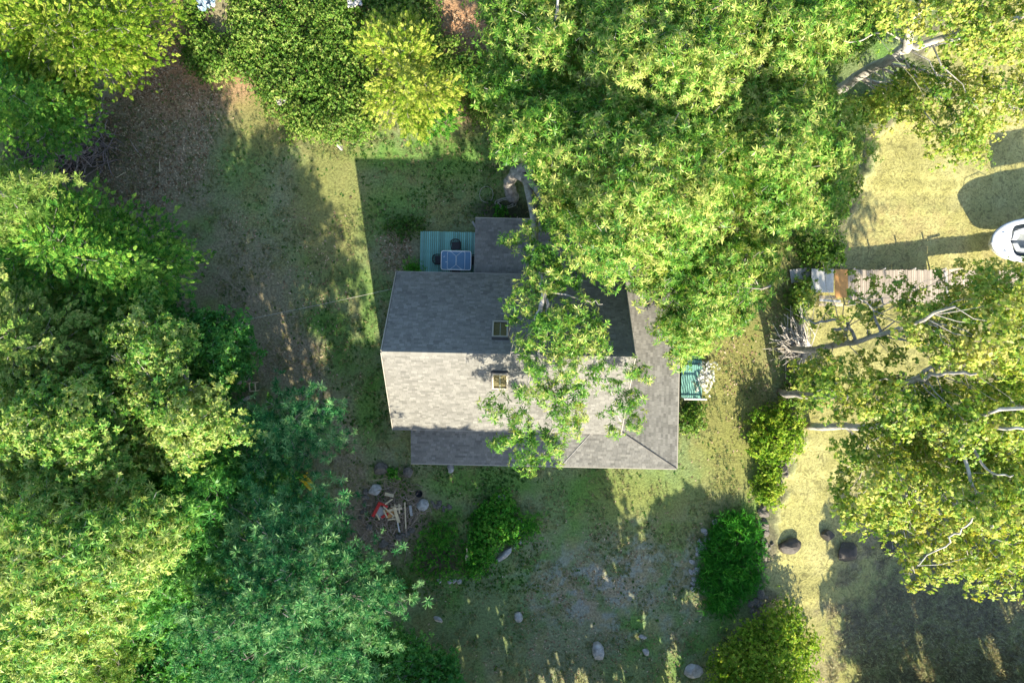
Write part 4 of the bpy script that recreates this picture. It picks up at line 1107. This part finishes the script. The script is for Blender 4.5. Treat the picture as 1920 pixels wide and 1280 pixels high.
tree('oak_tree', 'dark oak between the sunlit woods and the blue green pine', 'tree', fill([(240, 860), (420, 840), (470, 900), (430, 960), (400, 1040), (340, 1100), (290, 1180), (230, 1180), (250, 1080), (320, 1000)], 7, 10.5, .85, layers=2, seed=10), 'chestnut', 'oakdark', 95, .2, seed=10, group=Gl, bias=.1)
tree('white_pine', 'dark green soft pine jutting toward the house', 'tree', fill([(430, 775), (515, 750), (575, 728), (615, 770), (642, 810), (610, 850), (555, 868), (470, 880), (430, 830)], 6.5, 9.8, .8, layers=2, seed=11), 'pine', 'pineblue', 60, .2, seed=11, group=Gl, sc=1.1, bias=-.02, spread=.9)
tree('white_pine', 'large blue green pine in the lower middle of the left woods', 'tree', fill([(430, 930), (520, 905), (560, 930), (605, 930), (640, 955), (665, 1010), (700, 1060), (768, 1095), (740, 1150), (720, 1200), (700, 1250), (640, 1330), (400, 1330), (345, 1240), (340, 1190), (370, 1120), (420, 1050)], 8, 13.5, .95, layers=2, seed=12), 'pine', 'pineblue', 62, .28, seed=12, sc=1.15, group=Gl, bias=.05, spread=.9)
tree('oak_tree', 'small round oak at the bottom edge beside the blue green pine', 'tree', fill([(690, 1200), (740, 1175), (790, 1190), (800, 1225), (850, 1245), (865, 1310), (690, 1320)], 3.5, 6, .7, layers=2, seed=13), 'oak', 'oakdark', 140, .14, seed=13, group=Gl)
tree('white_pine', 'pale dusty green pine at the bottom edge of the left woods', 'tree', fill([(130, 1220), (180, 1195), (240, 1190), (245, 1300), (130, 1310)], 5, 8, .7, layers=2, seed=14), 'pine', 'pineyellow', 85, .16, seed=14, group=Gl)
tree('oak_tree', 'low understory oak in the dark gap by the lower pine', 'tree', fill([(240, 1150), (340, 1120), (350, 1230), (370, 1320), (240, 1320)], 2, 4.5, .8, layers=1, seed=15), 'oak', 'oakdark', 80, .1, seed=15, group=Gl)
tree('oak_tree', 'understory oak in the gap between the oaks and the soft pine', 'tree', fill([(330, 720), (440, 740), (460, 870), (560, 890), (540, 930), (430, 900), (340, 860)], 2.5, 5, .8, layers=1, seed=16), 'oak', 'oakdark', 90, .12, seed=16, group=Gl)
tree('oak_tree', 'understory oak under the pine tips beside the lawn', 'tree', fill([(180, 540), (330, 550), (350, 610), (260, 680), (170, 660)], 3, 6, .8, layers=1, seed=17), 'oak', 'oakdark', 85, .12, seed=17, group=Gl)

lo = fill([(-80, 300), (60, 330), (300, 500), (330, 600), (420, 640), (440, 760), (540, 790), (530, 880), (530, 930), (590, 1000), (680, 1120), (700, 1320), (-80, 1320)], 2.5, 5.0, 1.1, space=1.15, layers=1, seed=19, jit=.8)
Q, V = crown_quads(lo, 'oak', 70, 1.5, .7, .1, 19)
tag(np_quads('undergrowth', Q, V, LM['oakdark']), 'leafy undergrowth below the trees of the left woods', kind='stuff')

# top thicket
Gt = 'shrubs of the top thicket'
for i, (poly, h0, h1, lab) in enumerate((
    ([(330, -50), (392, -50), (385, 30), (400, 60), (470, 90), (480, 150), (430, 150), (370, 150), (335, 125), (350, 60)], .3, 1.2, 'low leafy shrub below and left of the blue tarp'),
    ([(432, -50), (560, -50), (570, 80), (520, 150), (450, 90), (425, 50)], .6, 1.7, 'leafy shrub right of the blue tarp'),
    ([(470, 130), (580, 80), (620, 160), (600, 250), (560, 270), (530, 240), (490, 190)], .4, 1.5, 'leafy shrub at the sunny lawn edge'),
    ([(550, -50), (690, -50), (690, 70), (670, 130), (580, 110)], .9, 2.2, 'taller leafy shrub at the top edge of the thicket'),
    ([(590, 110), (690, 90), (715, 200), (710, 250), (640, 268), (590, 262)], .6, 2.2, 'leafy shrub left of the lime conifer'),
    ([(680, -50), (800, -50), (830, 60), (800, 130), (700, 60)], 1.0, 2.4, 'dark leafy shrub behind the lime conifer'),
    ([(800, 90), (850, 70), (870, 140), (850, 200), (800, 180)], .6, 1.8, 'small dark shrub right of the lime conifer'),
    ([(862, 110), (900, 100), (925, 160), (925, 225), (890, 230), (868, 180)], .4, 1.4, 'small shaded shrub in the brown gap left of the chestnuts'),
    ([(1560, -50), (1650, -50), (1665, 60), (1600, 110), (1560, 130), (1545, 60)], .4, 1.4, 'dark shrub behind the foot of the pale leaning trunk'),
    ([(1560, 190), (1620, 185), (1680, 165), (1700, 200), (1640, 235), (1570, 225)], .2, .8, 'low shrub in front of the foot of the pale leaning trunk'))):
    shrub('leafy_shrub', lab, 'shrub', fill(poly, h0, h1, .55, space=1.35, layers=2, drop=.4, seed=30 + i, jit=.3), 'small', 'shrub', 250, .85, seed=30 + i, group=Gt, bias=.0)
tree('cypress_tree', 'bright lime feathery conifer at the edge of the top thicket', 'tree', fill([(690, 60), (745, 40), (800, 70), (800, 140), (850, 155), (848, 185), (800, 215), (795, 238), (740, 235), (700, 190), (715, 130), (675, 100)], 4, 8, .62, layers=2, seed=40), 'frond', 'lime', 270, .16, seed=40, sc=.5, bias=.12, spread=.7)
tree('cypress_tree', 'small green conifer below the lime conifer', 'tree', fill([(770, 200), (845, 195), (848, 235), (805, 258), (770, 245)], 1.5, 3, .45, seed=41), 'frond', 'greenfrond', 150, .08, seed=41, sc=.7)

# the chestnuts over the house
Gc = 'chestnut trees over the house'
tp = [([on_ground(962, 372), at(955, 345, 1.2), at(968, 318, 3.0)], .40, .30), ([at(966, 322, 2.8), at(1000, 348, 4.6), at(1042, 392, 6.8)], .34, .20),
      ([at(985, 336, 3.8), at(1000, 400, 6.2), at(1003, 470, 8.0), at(1018, 540, 9.4), at(1005, 600, 9.8)], .26, .10), ([at(968, 320, 2.9), at(1010, 305, 5.5), at(1060, 260, 8.5)], .3, .14)]
lo = lobes_px([(985, 440, 8, .55), (960, 450, 7.8, .4), (1010, 482, 8.6, .6), (1045, 470, 8.6, .7), (1030, 520, 9, .7), (975, 560, 9, .65), (1010, 565, 9.2, .7), (1045, 600, 9.6, .65), (1085, 580, 9.4, .6), (1120, 600, 9.4, .35),
               (990, 640, 9.4, .5), (1030, 650, 9.6, .65), (1000, 690, 9.6, .55), (1062, 690, 9.8, .65), (1100, 660, 9.6, .5), (1015, 735, 9.2, .6), (975, 735, 9, .4), (925, 765, 8.6, .55), (975, 790, 8.8, .6), (1050, 770, 9.2, .6), (1085, 735, 9.4, .6),
               (1160, 765, 9, .5), (1203, 700, 8.6, .42), (1190, 745, 8.6, .4), (1190, 790, 8.6, .5), (1150, 720, 9, .45), (1130, 690, 9.2, .4), (935, 830, 8.2, .45), (980, 850, 8.4, .6), (1030, 835, 8.6, .6), (1068, 800, 8.8, .55), (1000, 875, 8, .35), (1090, 770, 9, .4), (1150, 810, 8.4, .3), (1110, 630, 9.6, .55), (1020, 610, 9.8, .6), (1060, 640, 9.8, .5), (960, 820, 8.4, .4), (1050, 855, 8.2, .3), (1000, 520, 9, .5), (1060, 520, 9, .6), (1080, 620, 9.7, .5), (1045, 730, 9.3, .5), (1000, 820, 8.6, .45), (1130, 640, 9.5, .4), (1180, 690, 9, .35), (960, 600, 8.8, .3)], grow=1.16)
ex = [([at(1018, 540, 9.3), at(1030, 600, 9.5), at(1010, 660, 9.6), at(985, 740, 8.9), at(960, 810, 8.4)], .10, .03), ([at(1010, 600, 9.6), at(970, 655, 8.8), at(955, 662, 8.4)], .05, .02),
      ([at(1030, 600, 9.5), at(1090, 650, 9.5), at(1140, 720, 9.1), at(1165, 790, 8.6)], .09, .03), ([at(1010, 660, 9.5), at(1040, 760, 9.0), at(1020, 850, 8.4)], .07, .02), ([at(1018, 540, 9.2), at(1090, 560, 9.4), at(1130, 570, 9.5)], .06, .02)]
tree('chestnut_tree', 'chestnut with forked grey trunk and a long bough hanging over the house', 'tree', lo + fill([(925, 240), (980, 165), (1090, 160), (1150, 260), (1120, 380), (1040, 440), (1000, 330), (945, 280)], 7, 10.5, .75, layers=2, seed=52),
     'chestnut', 'chestnut', 118, .4, 'bark', at(962, 372), 8, seed=50, group=Gc, extra=ex, trunk_path=tp, every=2, bias=.05)
tree('chestnut_tree', 'chestnut at the top edge left of centre with white stems', 'tree', fill([(880, -60), (1120, -60), (1130, 100), (1060, 200), (980, 220), (920, 215), (880, 150), (930, 120), (905, 40)], 5, 10, .85, layers=2, seed=53), 'chestnut', 'chestnut', 105, .22, 'paleb', at(1010, 190), 9, seed=53, group=Gc, bias=.08,
     extra=[([at(1040, 165, 6), at(1042, 70, 8.5), at(1050, -10, 10)], .13, .06), ([at(1092, 90, 7), at(1088, 20, 8.5)], .07, .04)])
tree('chestnut_tree', 'full chestnut at the top edge right of centre', 'tree', fill([(1100, -60), (1400, -60), (1430, 80), (1400, 220), (1300, 250), (1180, 240), (1120, 190), (1090, 60)], 8, 13, .9, layers=2, seed=54), 'chestnut', 'chestnut', 100, .25, 'paleb', seed=54, group=Gc, bias=.2)
tree('chestnut_tree', 'widest chestnut crown above the east porch roof', 'tree', fill([(1090, 190), (1250, 170), (1360, 230), (1380, 360), (1330, 460), (1260, 500), (1200, 530), (1130, 520), (1060, 470), (1080, 360), (1070, 280)], 9, 13.5, .9, layers=2, seed=55), 'chestnut', 'chestnut', 105, .28, 'bark', at(1180, 375), seed=55, group=Gc, bias=.17)
tree('chestnut_tree', 'chestnut crown on the lake side of the house, beside the sandy shallows', 'tree', fill([(1330, 150), (1480, 140), (1600, 200), (1625, 260), (1590, 330), (1555, 420), (1480, 440), (1400, 420), (1350, 330)], 6, 12, .9, layers=2, seed=56), 'chestnut', 'chestnut', 102, .25, 'bark', seed=56, group=Gc, bias=.12)
tree('chestnut_tree', 'chestnut crown hanging between the east porch and the shore', 'tree', fill([(1270, 470), (1360, 420), (1450, 430), (1470, 480), (1450, 545), (1425, 560), (1395, 610), (1340, 650), (1270, 690), (1240, 620), (1255, 560), (1180, 540), (1200, 500)], 5, 10, .8, layers=2, seed=57), 'chestnut', 'chestnut', 108, .2, 'bark', at(1345, 560), seed=57, group=Gc, bias=.1)
tree('chestnut_tree', 'chestnut at the top edge beside the pale leaning trunk', 'tree', fill([(1400, -60), (1620, -60), (1600, 30), (1570, 110), (1500, 170), (1400, 170)], 6, 11, .85, layers=2, seed=58), 'chestnut', 'chestnut', 105, .22, 'bark', seed=58, group=Gc, bias=.12)

# top right ash with the pale trunk
tp = [([on_ground(1570, 172), at(1630, 130, 4), at(1700, 92, 7.4)], .34, .25), ([at(1698, 94, 7.3), at(1712, 40, 9), at(1738, -20, 10.5)], .26, .16), ([at(1700, 92, 7.4), at(1770, 72, 9), at(1850, 50, 11), at(1925, 30, 12.5)], .2, .08)]
ex = [([at(1700, 92, 7.3), at(1660, 60, 7.8), at(1610, 80, 8), at(1580, 75, 8.2)], .06, .015), ([at(1770, 72, 9), at(1820, 40, 10), at(1890, 10, 11)], .08, .02), ([at(1710, 50, 8.7), at(1680, 20, 9), at(1650, 30, 9.2)], .05, .015), ([at(1800, 62, 9.6), at(1850, 100, 9.6), at(1870, 110, 9.6)], .05, .015)]
tree('ash_tree', 'lime leaved tree with a thick pale leaning trunk in the upper right corner', 'tree',
     fill([(1620, -60), (1980, -60), (1980, 140), (1880, 130), (1790, 110), (1740, 50), (1640, 40)], 8, 13, .85, layers=1, seed=60) + fill([(1690, 140), (1800, 110), (1980, 150), (1980, 215), (1870, 240), (1868, 285), (1800, 300), (1740, 290), (1720, 220), (1640, 190)], 5, 9, .75, layers=1, seed=61) + fill([(1640, 150), (1720, 130), (1760, 150), (1700, 220), (1620, 230)], 2, 4, .7, seed=62),
     'maple', 'maple', 90, .4, 'paleb', at(1570, 172), 8, seed=60, trunk_path=tp, extra=ex, every=3, sc=.75, bias=.12)

# shore maples
Gm = 'maples leaning over the lake'
tp = [([on_ground(1470, 655), at(1530, 655, 4), at(1600, 640, 8), at(1690, 615, 12), at(1790, 575, 16)], .22, .05), ([at(1560, 648, 5.5), at(1590, 618, 7), at(1560, 618, 7)], .12, .08)]
ex = [([at(1600, 640, 8), at(1580, 600, 8.5), at(1530, 605, 8.2), at(1505, 592, 8)], .10, .03), ([at(1650, 625, 10), at(1640, 585, 10.5), at(1610, 560, 10.5)], .08, .02)]
tree('maple_tree', 'maple by the dock whose long bare trunk stretches over the sand', 'tree',
     fill([(1650, 600), (1700, 590), (1790, 560), (1850, 490), (1990, 510), (1990, 720), (1880, 740), (1780, 700), (1720, 660), (1660, 590)], 11, 16, .85, layers=1, seed=70) + lobes_px([(1600, 552, 9.5, .35), (1620, 585, 10, .6), (1560, 580, 9, .35), (1500, 560, 8.5, .35), (1690, 545, 11, .6), (1545, 500, 9, .4), (1640, 530, 9, .35), (1740, 590, 12, .6), (1830, 550, 12, .6), (1690, 525, 11, .3), (1530, 600, 8, .4), (1570, 630, 8.5, .45), (1640, 590, 9.5, .5), (1700, 580, 11, .5), (1600, 520, 9, .35), (1640, 560, 10, .4), (1720, 540, 11, .35), (1760, 520, 11.5, .35), (1520, 560, 8, .35), (1560, 690, 7, .4), (1620, 670, 8, .5), (1680, 660, 10, .5), (1700, 620, 11, .5), (1640, 700, 8, .4), (1660, 640, 10, .4), (1580, 600, 9, .35), (1800, 505, 12, .4), (1850, 520, 12.5, .5), (1520, 690, 6, .4), (1545, 660, 7, .35), (1780, 550, 12, .5)]),
     'maple', 'maple', 104, .34, 'bark', at(1470, 655), 14, seed=70, trunk_path=tp, extra=ex, every=1, group=Gm, bias=.14, sc=.8)
tp = [([on_ground(1462, 735), at(1520, 742, 4), at(1600, 740, 7), at(1690, 722, 11), at(1760, 700, 13.5), at(1830, 700, 15)], .23, .05)]
ex = [([at(1690, 722, 11), at(1750, 690, 12.5), at(1800, 680, 13)], .12, .05), ([at(1600, 740, 7), at(1650, 715, 8.5), at(1700, 700, 10)], .1, .03)]
tree('maple_tree', 'maple with a crooked bleached limb in the middle of the shore', 'tree',
     fill([(1490, 690), (1560, 675), (1640, 690), (1760, 720), (1990, 700), (1990, 860), (1800, 880), (1680, 840), (1600, 800), (1530, 770)], 7, 14, .85, layers=1, seed=72), 'maple', 'maple', 104, .36, 'bark', at(1462, 735), 12, seed=72, trunk_path=tp, extra=ex, every=1, group=Gm, bias=.04, sc=.8)
tp = [([on_ground(1520, 800), at(1600, 800, 5), at(1690, 798, 9), at(1790, 790, 12.5), at(1930, 762, 16)], .24, .06), ([at(1690, 798, 9), at(1800, 800, 12), at(1930, 805, 15)], .18, .05), ([at(1720, 796, 10), at(1745, 850, 11), at(1735, 910, 11.5)], .10, .04)]
ex = [([at(1790, 790, 12.5), at(1820, 900, 13), at(1830, 950, 13), at(1800, 1000, 12.5)], .1, .03), ([at(1830, 930, 13), at(1870, 960, 13), at(1850, 1000, 12.5)], .07, .02), ([at(1735, 910, 11.4), at(1690, 930, 11), at(1660, 945, 10.5)], .05, .02), ([at(1800, 800, 12), at(1850, 880, 13), at(1900, 890, 14)], .08, .03), ([at(1800, 1000, 12.5), at(1760, 1030, 12), at(1720, 1060, 11.5)], .05, .02)]
tree('maple_tree', 'spreading maple with pale forked limbs at the right edge', 'tree',
     fill([(1570, 800), (1700, 830), (1850, 850), (1990, 840), (1990, 1040), (1905, 1085), (1880, 1130), (1855, 1100), (1800, 1060), (1750, 1085), (1670, 1080), (1690, 1040), (1760, 1010), (1640, 1000), (1580, 990), (1565, 900)], 8, 14, .85, layers=1, seed=74), 'maple', 'maple', 104, .34, 'paleb', at(1520, 800), 13, seed=74, trunk_path=tp, extra=ex, every=1, group=Gm, bias=.14, sc=.8)

# shore shrubs and bushes
Gs = 'bushes along the lake shore'
def bush(lab, poly, h0, h1, lm='bush', kind='small', r=.4, per=170, seed=0, name='bush', cat='bush', sc=1.0, group=Gs, bias=.05, layers=2):
    return shrub(name, lab, cat, fill(poly, h0 * .5, h1, r, space=1.3, layers=layers, drop=.4, seed=seed, jit=.32), kind, lm, per, sc, seed=seed, group=group, bias=bias)
bush('large round lime green bush at the bottom edge beside the water', [(1400, 1160), (1460, 1130), (1510, 1150), (1528, 1210), (1520, 1300), (1330, 1310), (1330, 1240), (1370, 1190)], .8, 2.6, seed=80, r=.6, bias=.1)
bush('light green bush below the shore maples', [(1410, 770), (1470, 750), (1510, 790), (1500, 850), (1440, 880), (1400, 850)], .6, 1.6, seed=81, lm='bush')
bush('bush between the two shore trunks', [(1480, 700), (1540, 690), (1580, 730), (1520, 770), (1470, 760)], .6, 1.5, seed=82, lm='shrub')
bush('dark shrub above the dock ramp', [(1490, 440), (1560, 430), (1590, 470), (1570, 500), (1500, 500)], .5, 1.4, seed=83, lm='shrub', bias=-.15)
bush('low shrub at the landward end of the dock', [(1490, 530), (1525, 525), (1530, 570), (1500, 600), (1480, 580)], .3, .9, seed=84, lm='shrub', r=.4)
bush('yellow green bush on the shore wall', [(1420, 880), (1460, 870), (1470, 930), (1440, 960), (1415, 930)], .4, 1.0, seed=85, r=.4)
bush('dark green bush beside the sandy shallows below the chestnut', [(1540, 330), (1600, 300), (1615, 350), (1575, 420), (1540, 420)], .6, 1.8, seed=86, lm='shrub', bias=-.1)
bush('dark bushes under the landing', [(1280, 755), (1315, 750), (1318, 800), (1290, 820), (1278, 800)], .3, .8, seed=87, lm='shrub', r=.35, bias=-.1)
bush('white flowering shrub beside the teal landing', [(1308, 690), (1338, 682), (1336, 715), (1316, 738), (1306, 722)], .3, .8, seed=88, lm='white', r=.3, name='flowering_shrub', cat='shrub', bias=.1)
# yard beds
Gy = 'plants of the yard beds'
bush('lush green lily bed beside the shore wall', [(1345, 965), (1415, 965), (1428, 1030), (1425, 1100), (1370, 1150), (1325, 1150), (1310, 1090), (1320, 1020)], .2, .6, 'fern', 'blades', .36, 80, 90, 'lily_bed', 'plant bed', .8, Gy, -.42)
bush('green shrub bed in the middle of the lower yard', [(900, 945), (950, 925), (975, 960), (985, 1000), (960, 1015), (930, 1035), (915, 1075), (890, 1080), (870, 1055), (878, 1000)], .4, 1.1, 'fern', 'small', .42, 210, 91, 'shrub_bed', 'shrub', .95, Gy)
bush('small fern clump right of the shrub bed stones', [(980, 965), (1005, 965), (1008, 1010), (985, 1015)], .2, .5, 'fern', 'blades', .35, 110, 92, 'fern', 'fern', .6, Gy)
bush('tuft of tall yellow green weeds below the debris heap', [(790, 985), (850, 970), (858, 1000), (830, 1020), (790, 1015)], .12, .3, 'fern', 'blades', .3, 60, 93, 'weed_clump', 'weeds', .6, Gy)
bush('dark weed clump left of the shrub bed', [(780, 1020), (870, 1010), (880, 1075), (820, 1095), (770, 1070)], .06, .16, 'fern', 'small', .3, 55, 94, 'weed_clump', 'weeds', .9, Gy)
bush('small green plant beside the deck corner', [(760, 492), (788, 490), (788, 512), (764, 514)], .2, .45, 'fern', 'blades', .3, 130, 95, 'fern', 'fern', .55, Gy)
bush('round green plant by the low north roof', [(928, 388), (946, 386), (950, 404), (930, 406)], .2, .4, 'fern', 'small', .25, 260, 96, 'fern', 'fern', .8, Gy)
bush('small bright weed near the porch corner stones', [(728, 880), (742, 878), (744, 898), (730, 900)], .1, .3, 'fern', 'small', .22, 260, 97, 'weed_clump', 'weeds', .8, Gy)
bush('dark shrub on the grass above the deck', [(725, 415), (790, 405), (800, 430), (760, 445), (725, 440)], .1, .35, 'weed', 'small', .4, 150, 98, 'weed_clump', 'weeds', .8, Gy)
bush('dark weeds beside the lower pine', [(690, 1060), (760, 1080), (780, 1110), (740, 1110)], .1, .35, 'weed', 'small', .4, 150, 99, 'weed_clump', 'weeds', .8, Gy)

# ------------------------------------------------------------------ woods beyond the frame that shade the yard
def woods(spec, seed):
    g = np.random.default_rng(seed); lobes = []; mb = MB()
    for (x, y, h, rad) in spec:
        mb.tube([(x, y, -.5), (x + g.uniform(-.3, .3), y, h * .5), (x, y, h * .9)], [.28, .2, .06], 6)
        for k in range(int(14 * rad * rad / 9 + 10)):
            a_ = g.uniform(0, 6.28); f = g.uniform(.31 if h == 14.6 else .25, .92 if h == 14.6 else 1); rr_ = rad * math.sqrt(g.uniform(0, 1)) * math.sqrt(max(.05, 1 - (2 * f - 1.15) ** 2 if f > .5 else 1))
            lobes.append((x + rr_ * math.cos(a_), y + rr_ * math.sin(a_), h * f, g.uniform(.8, 1.3)))
    for x in np.arange(-4.6, 6.9, .55):      # clumps added to level the tall row's top, shaping the porch shade
        for y in (-25.6, -26.4): lobes.append((x + g.uniform(-.2, .2), y, 14.25 + g.uniform(-.15, .15), .8))
    Q, V = crown_quads(lobes, 'coarse', 20, 1.0, .8, 0, seed)
    return Q, V, mb
spec = []
for x, h in ((-8.5, 11), (-5.5, 12.5), (-2.8, 14.6), (-.8, 14.6), (1.2, 14.6), (3.2, 14.6), (5.2, 14.6), (7.0, 12.0), (8.9, 10), (13.0, 7.6), (15.6, 8.0), (25.2, 8.5), (28.4, 9), (31.5, 9.5), (35, 10), (38, 11)):
    spec.append((x + random.uniform(-.6, .6), -26.1 if h == 14.6 else -24.4 - (0.25 * h - 2) + random.uniform(-.6, .4), h, 2.6 if x < 12 else 2.3))
for x in range(-60, 70, 7):
    if x > -10 and not 13 < x < 27: spec.append((x, -36 + random.uniform(-3, 2), random.uniform(8, 11), 3.2))
for x in range(-60, 30, 7): spec.append((x, 33 + random.uniform(-2, 4), random.uniform(9, 14), 3.2))
for y in range(-28, 34, 7): spec.append((-44 + random.uniform(-3, 1), y, random.uniform(10, 14), 3.2))
Q, V, mb = woods(spec, 99)
o = tag(np_quads('surrounding_woods', Q, V, LM['oakdark']), 'surrounding broadleaf woods beyond the yard', kind='stuff')
tag(mb.build('woods_trunks', M['bark'], o), kind='stuff')

# ------------------------------------------------------------------ grass, weeds, litter (stuff)
g = np.random.default_rng(77)
def land_points(n, poly=None, gnoise=None):
    if poly is None: u = g.uniform(150, 1500, n); v = g.uniform(60, 1280, n)
    else:
        xs2 = [p[0] for p in poly]; ys2 = [p[1] for p in poly]; u = g.uniform(min(xs2), max(xs2), n); v = g.uniform(min(ys2), max(ys2), n); ok = inside(poly, u, v); u, v = u[ok], v[ok]
    ok = u < shore_x(v) - 25
    ok &= ~((u > 770) & (u < 1262) & (v > 425) & (v < 850)); ok &= ~((u > 895) & (u < 1262) & (v > 415) & (v < 850))
    u, v = u[ok], v[ok]
    if gnoise: ok = g.uniform(0, 1, len(u)) < sstep(.38, .62, fbm(u / 40.0, v / 40.0, gnoise)); u, v = u[ok], v[ok]
    k = CAM_H / F; x = (u - 960) * k; y = -(v - 640) * k; z, _, _ = terrain(x, y)
    return np.stack([x, y, z], 1)
P = land_points(52000, None, 61)
Q, V = scatter(P, np.tile([0, 0, 1.], (len(P), 1)), 'grass', 1.35, 'z', g, 0, .9)
tag(np_quads('grass', Q, V, LM['grass']), 'short dry grass of the yard', kind='stuff')
P = np.concatenate([land_points(2600, [(680, 870), (1010, 870), (1010, 1110), (760, 1120), (690, 1040)], 5), land_points(900, [(590, 560), (720, 560), (735, 800), (640, 800)], 6), land_points(1200, [(650, 260), (930, 250), (930, 400), (700, 440)], 7), land_points(900, [(1300, 960), (1440, 960), (1440, 1160), (1330, 1160)], 8), land_points(5000, None, 33)])
Q, V = scatter(P, np.tile([0, 0, 1.], (len(P), 1)), 'small', .8, 'z', g, 0, .8)
tag(np_quads('ground_cover', Q, V, LM['weed']), 'low green weeds growing in the grass', kind='stuff')
P = np.concatenate([land_points(6500, [(180, 200), (260, 140), (420, 170), (380, 330), (300, 400), (180, 380)]), land_points(2500, [(240, 60), (350, 60), (360, 180), (250, 190)]), land_points(2500, [(420, 400), (640, 400), (700, 860), (560, 820), (460, 640)], 9), land_points(1500, [(810, 20), (910, 20), (920, 220), (820, 220)]), land_points(2500, [(980, 1000), (1320, 950), (1320, 1280), (800, 1280)], 12), land_points(5000, None, 44), land_points(700, [(700, 440), (790, 440), (780, 510), (730, 510)]), land_points(1500, [(1330, 560), (1480, 470), (1480, 640), (1380, 900)], 3)])
P[:, 2] += .025
Q, V = scatter(P, np.tile([0, 0, 1.], (len(P), 1)) + g.normal(0, .25, (len(P), 3)), 'litter', 1.0, 'z', g, 0, .9)
tag(np_quads('fallen_leaves', Q, V, LM['litter']), 'dry brown leaves scattered on the ground', kind='stuff')

# weed on the lake bed further out
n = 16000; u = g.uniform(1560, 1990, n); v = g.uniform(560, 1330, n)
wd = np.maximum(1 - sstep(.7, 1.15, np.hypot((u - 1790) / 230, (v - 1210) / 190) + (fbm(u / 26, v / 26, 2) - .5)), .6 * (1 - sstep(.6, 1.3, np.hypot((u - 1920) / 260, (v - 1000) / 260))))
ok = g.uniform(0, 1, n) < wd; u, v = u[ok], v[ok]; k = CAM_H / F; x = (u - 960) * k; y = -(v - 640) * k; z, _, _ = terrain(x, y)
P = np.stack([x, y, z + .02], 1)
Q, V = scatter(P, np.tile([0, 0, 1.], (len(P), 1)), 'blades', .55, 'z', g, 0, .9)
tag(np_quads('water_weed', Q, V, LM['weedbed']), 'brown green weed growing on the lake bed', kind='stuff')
print('TRIS', sum(len(o.data.polygons) * 2 for o in S.objects if o.type == 'MESH'))
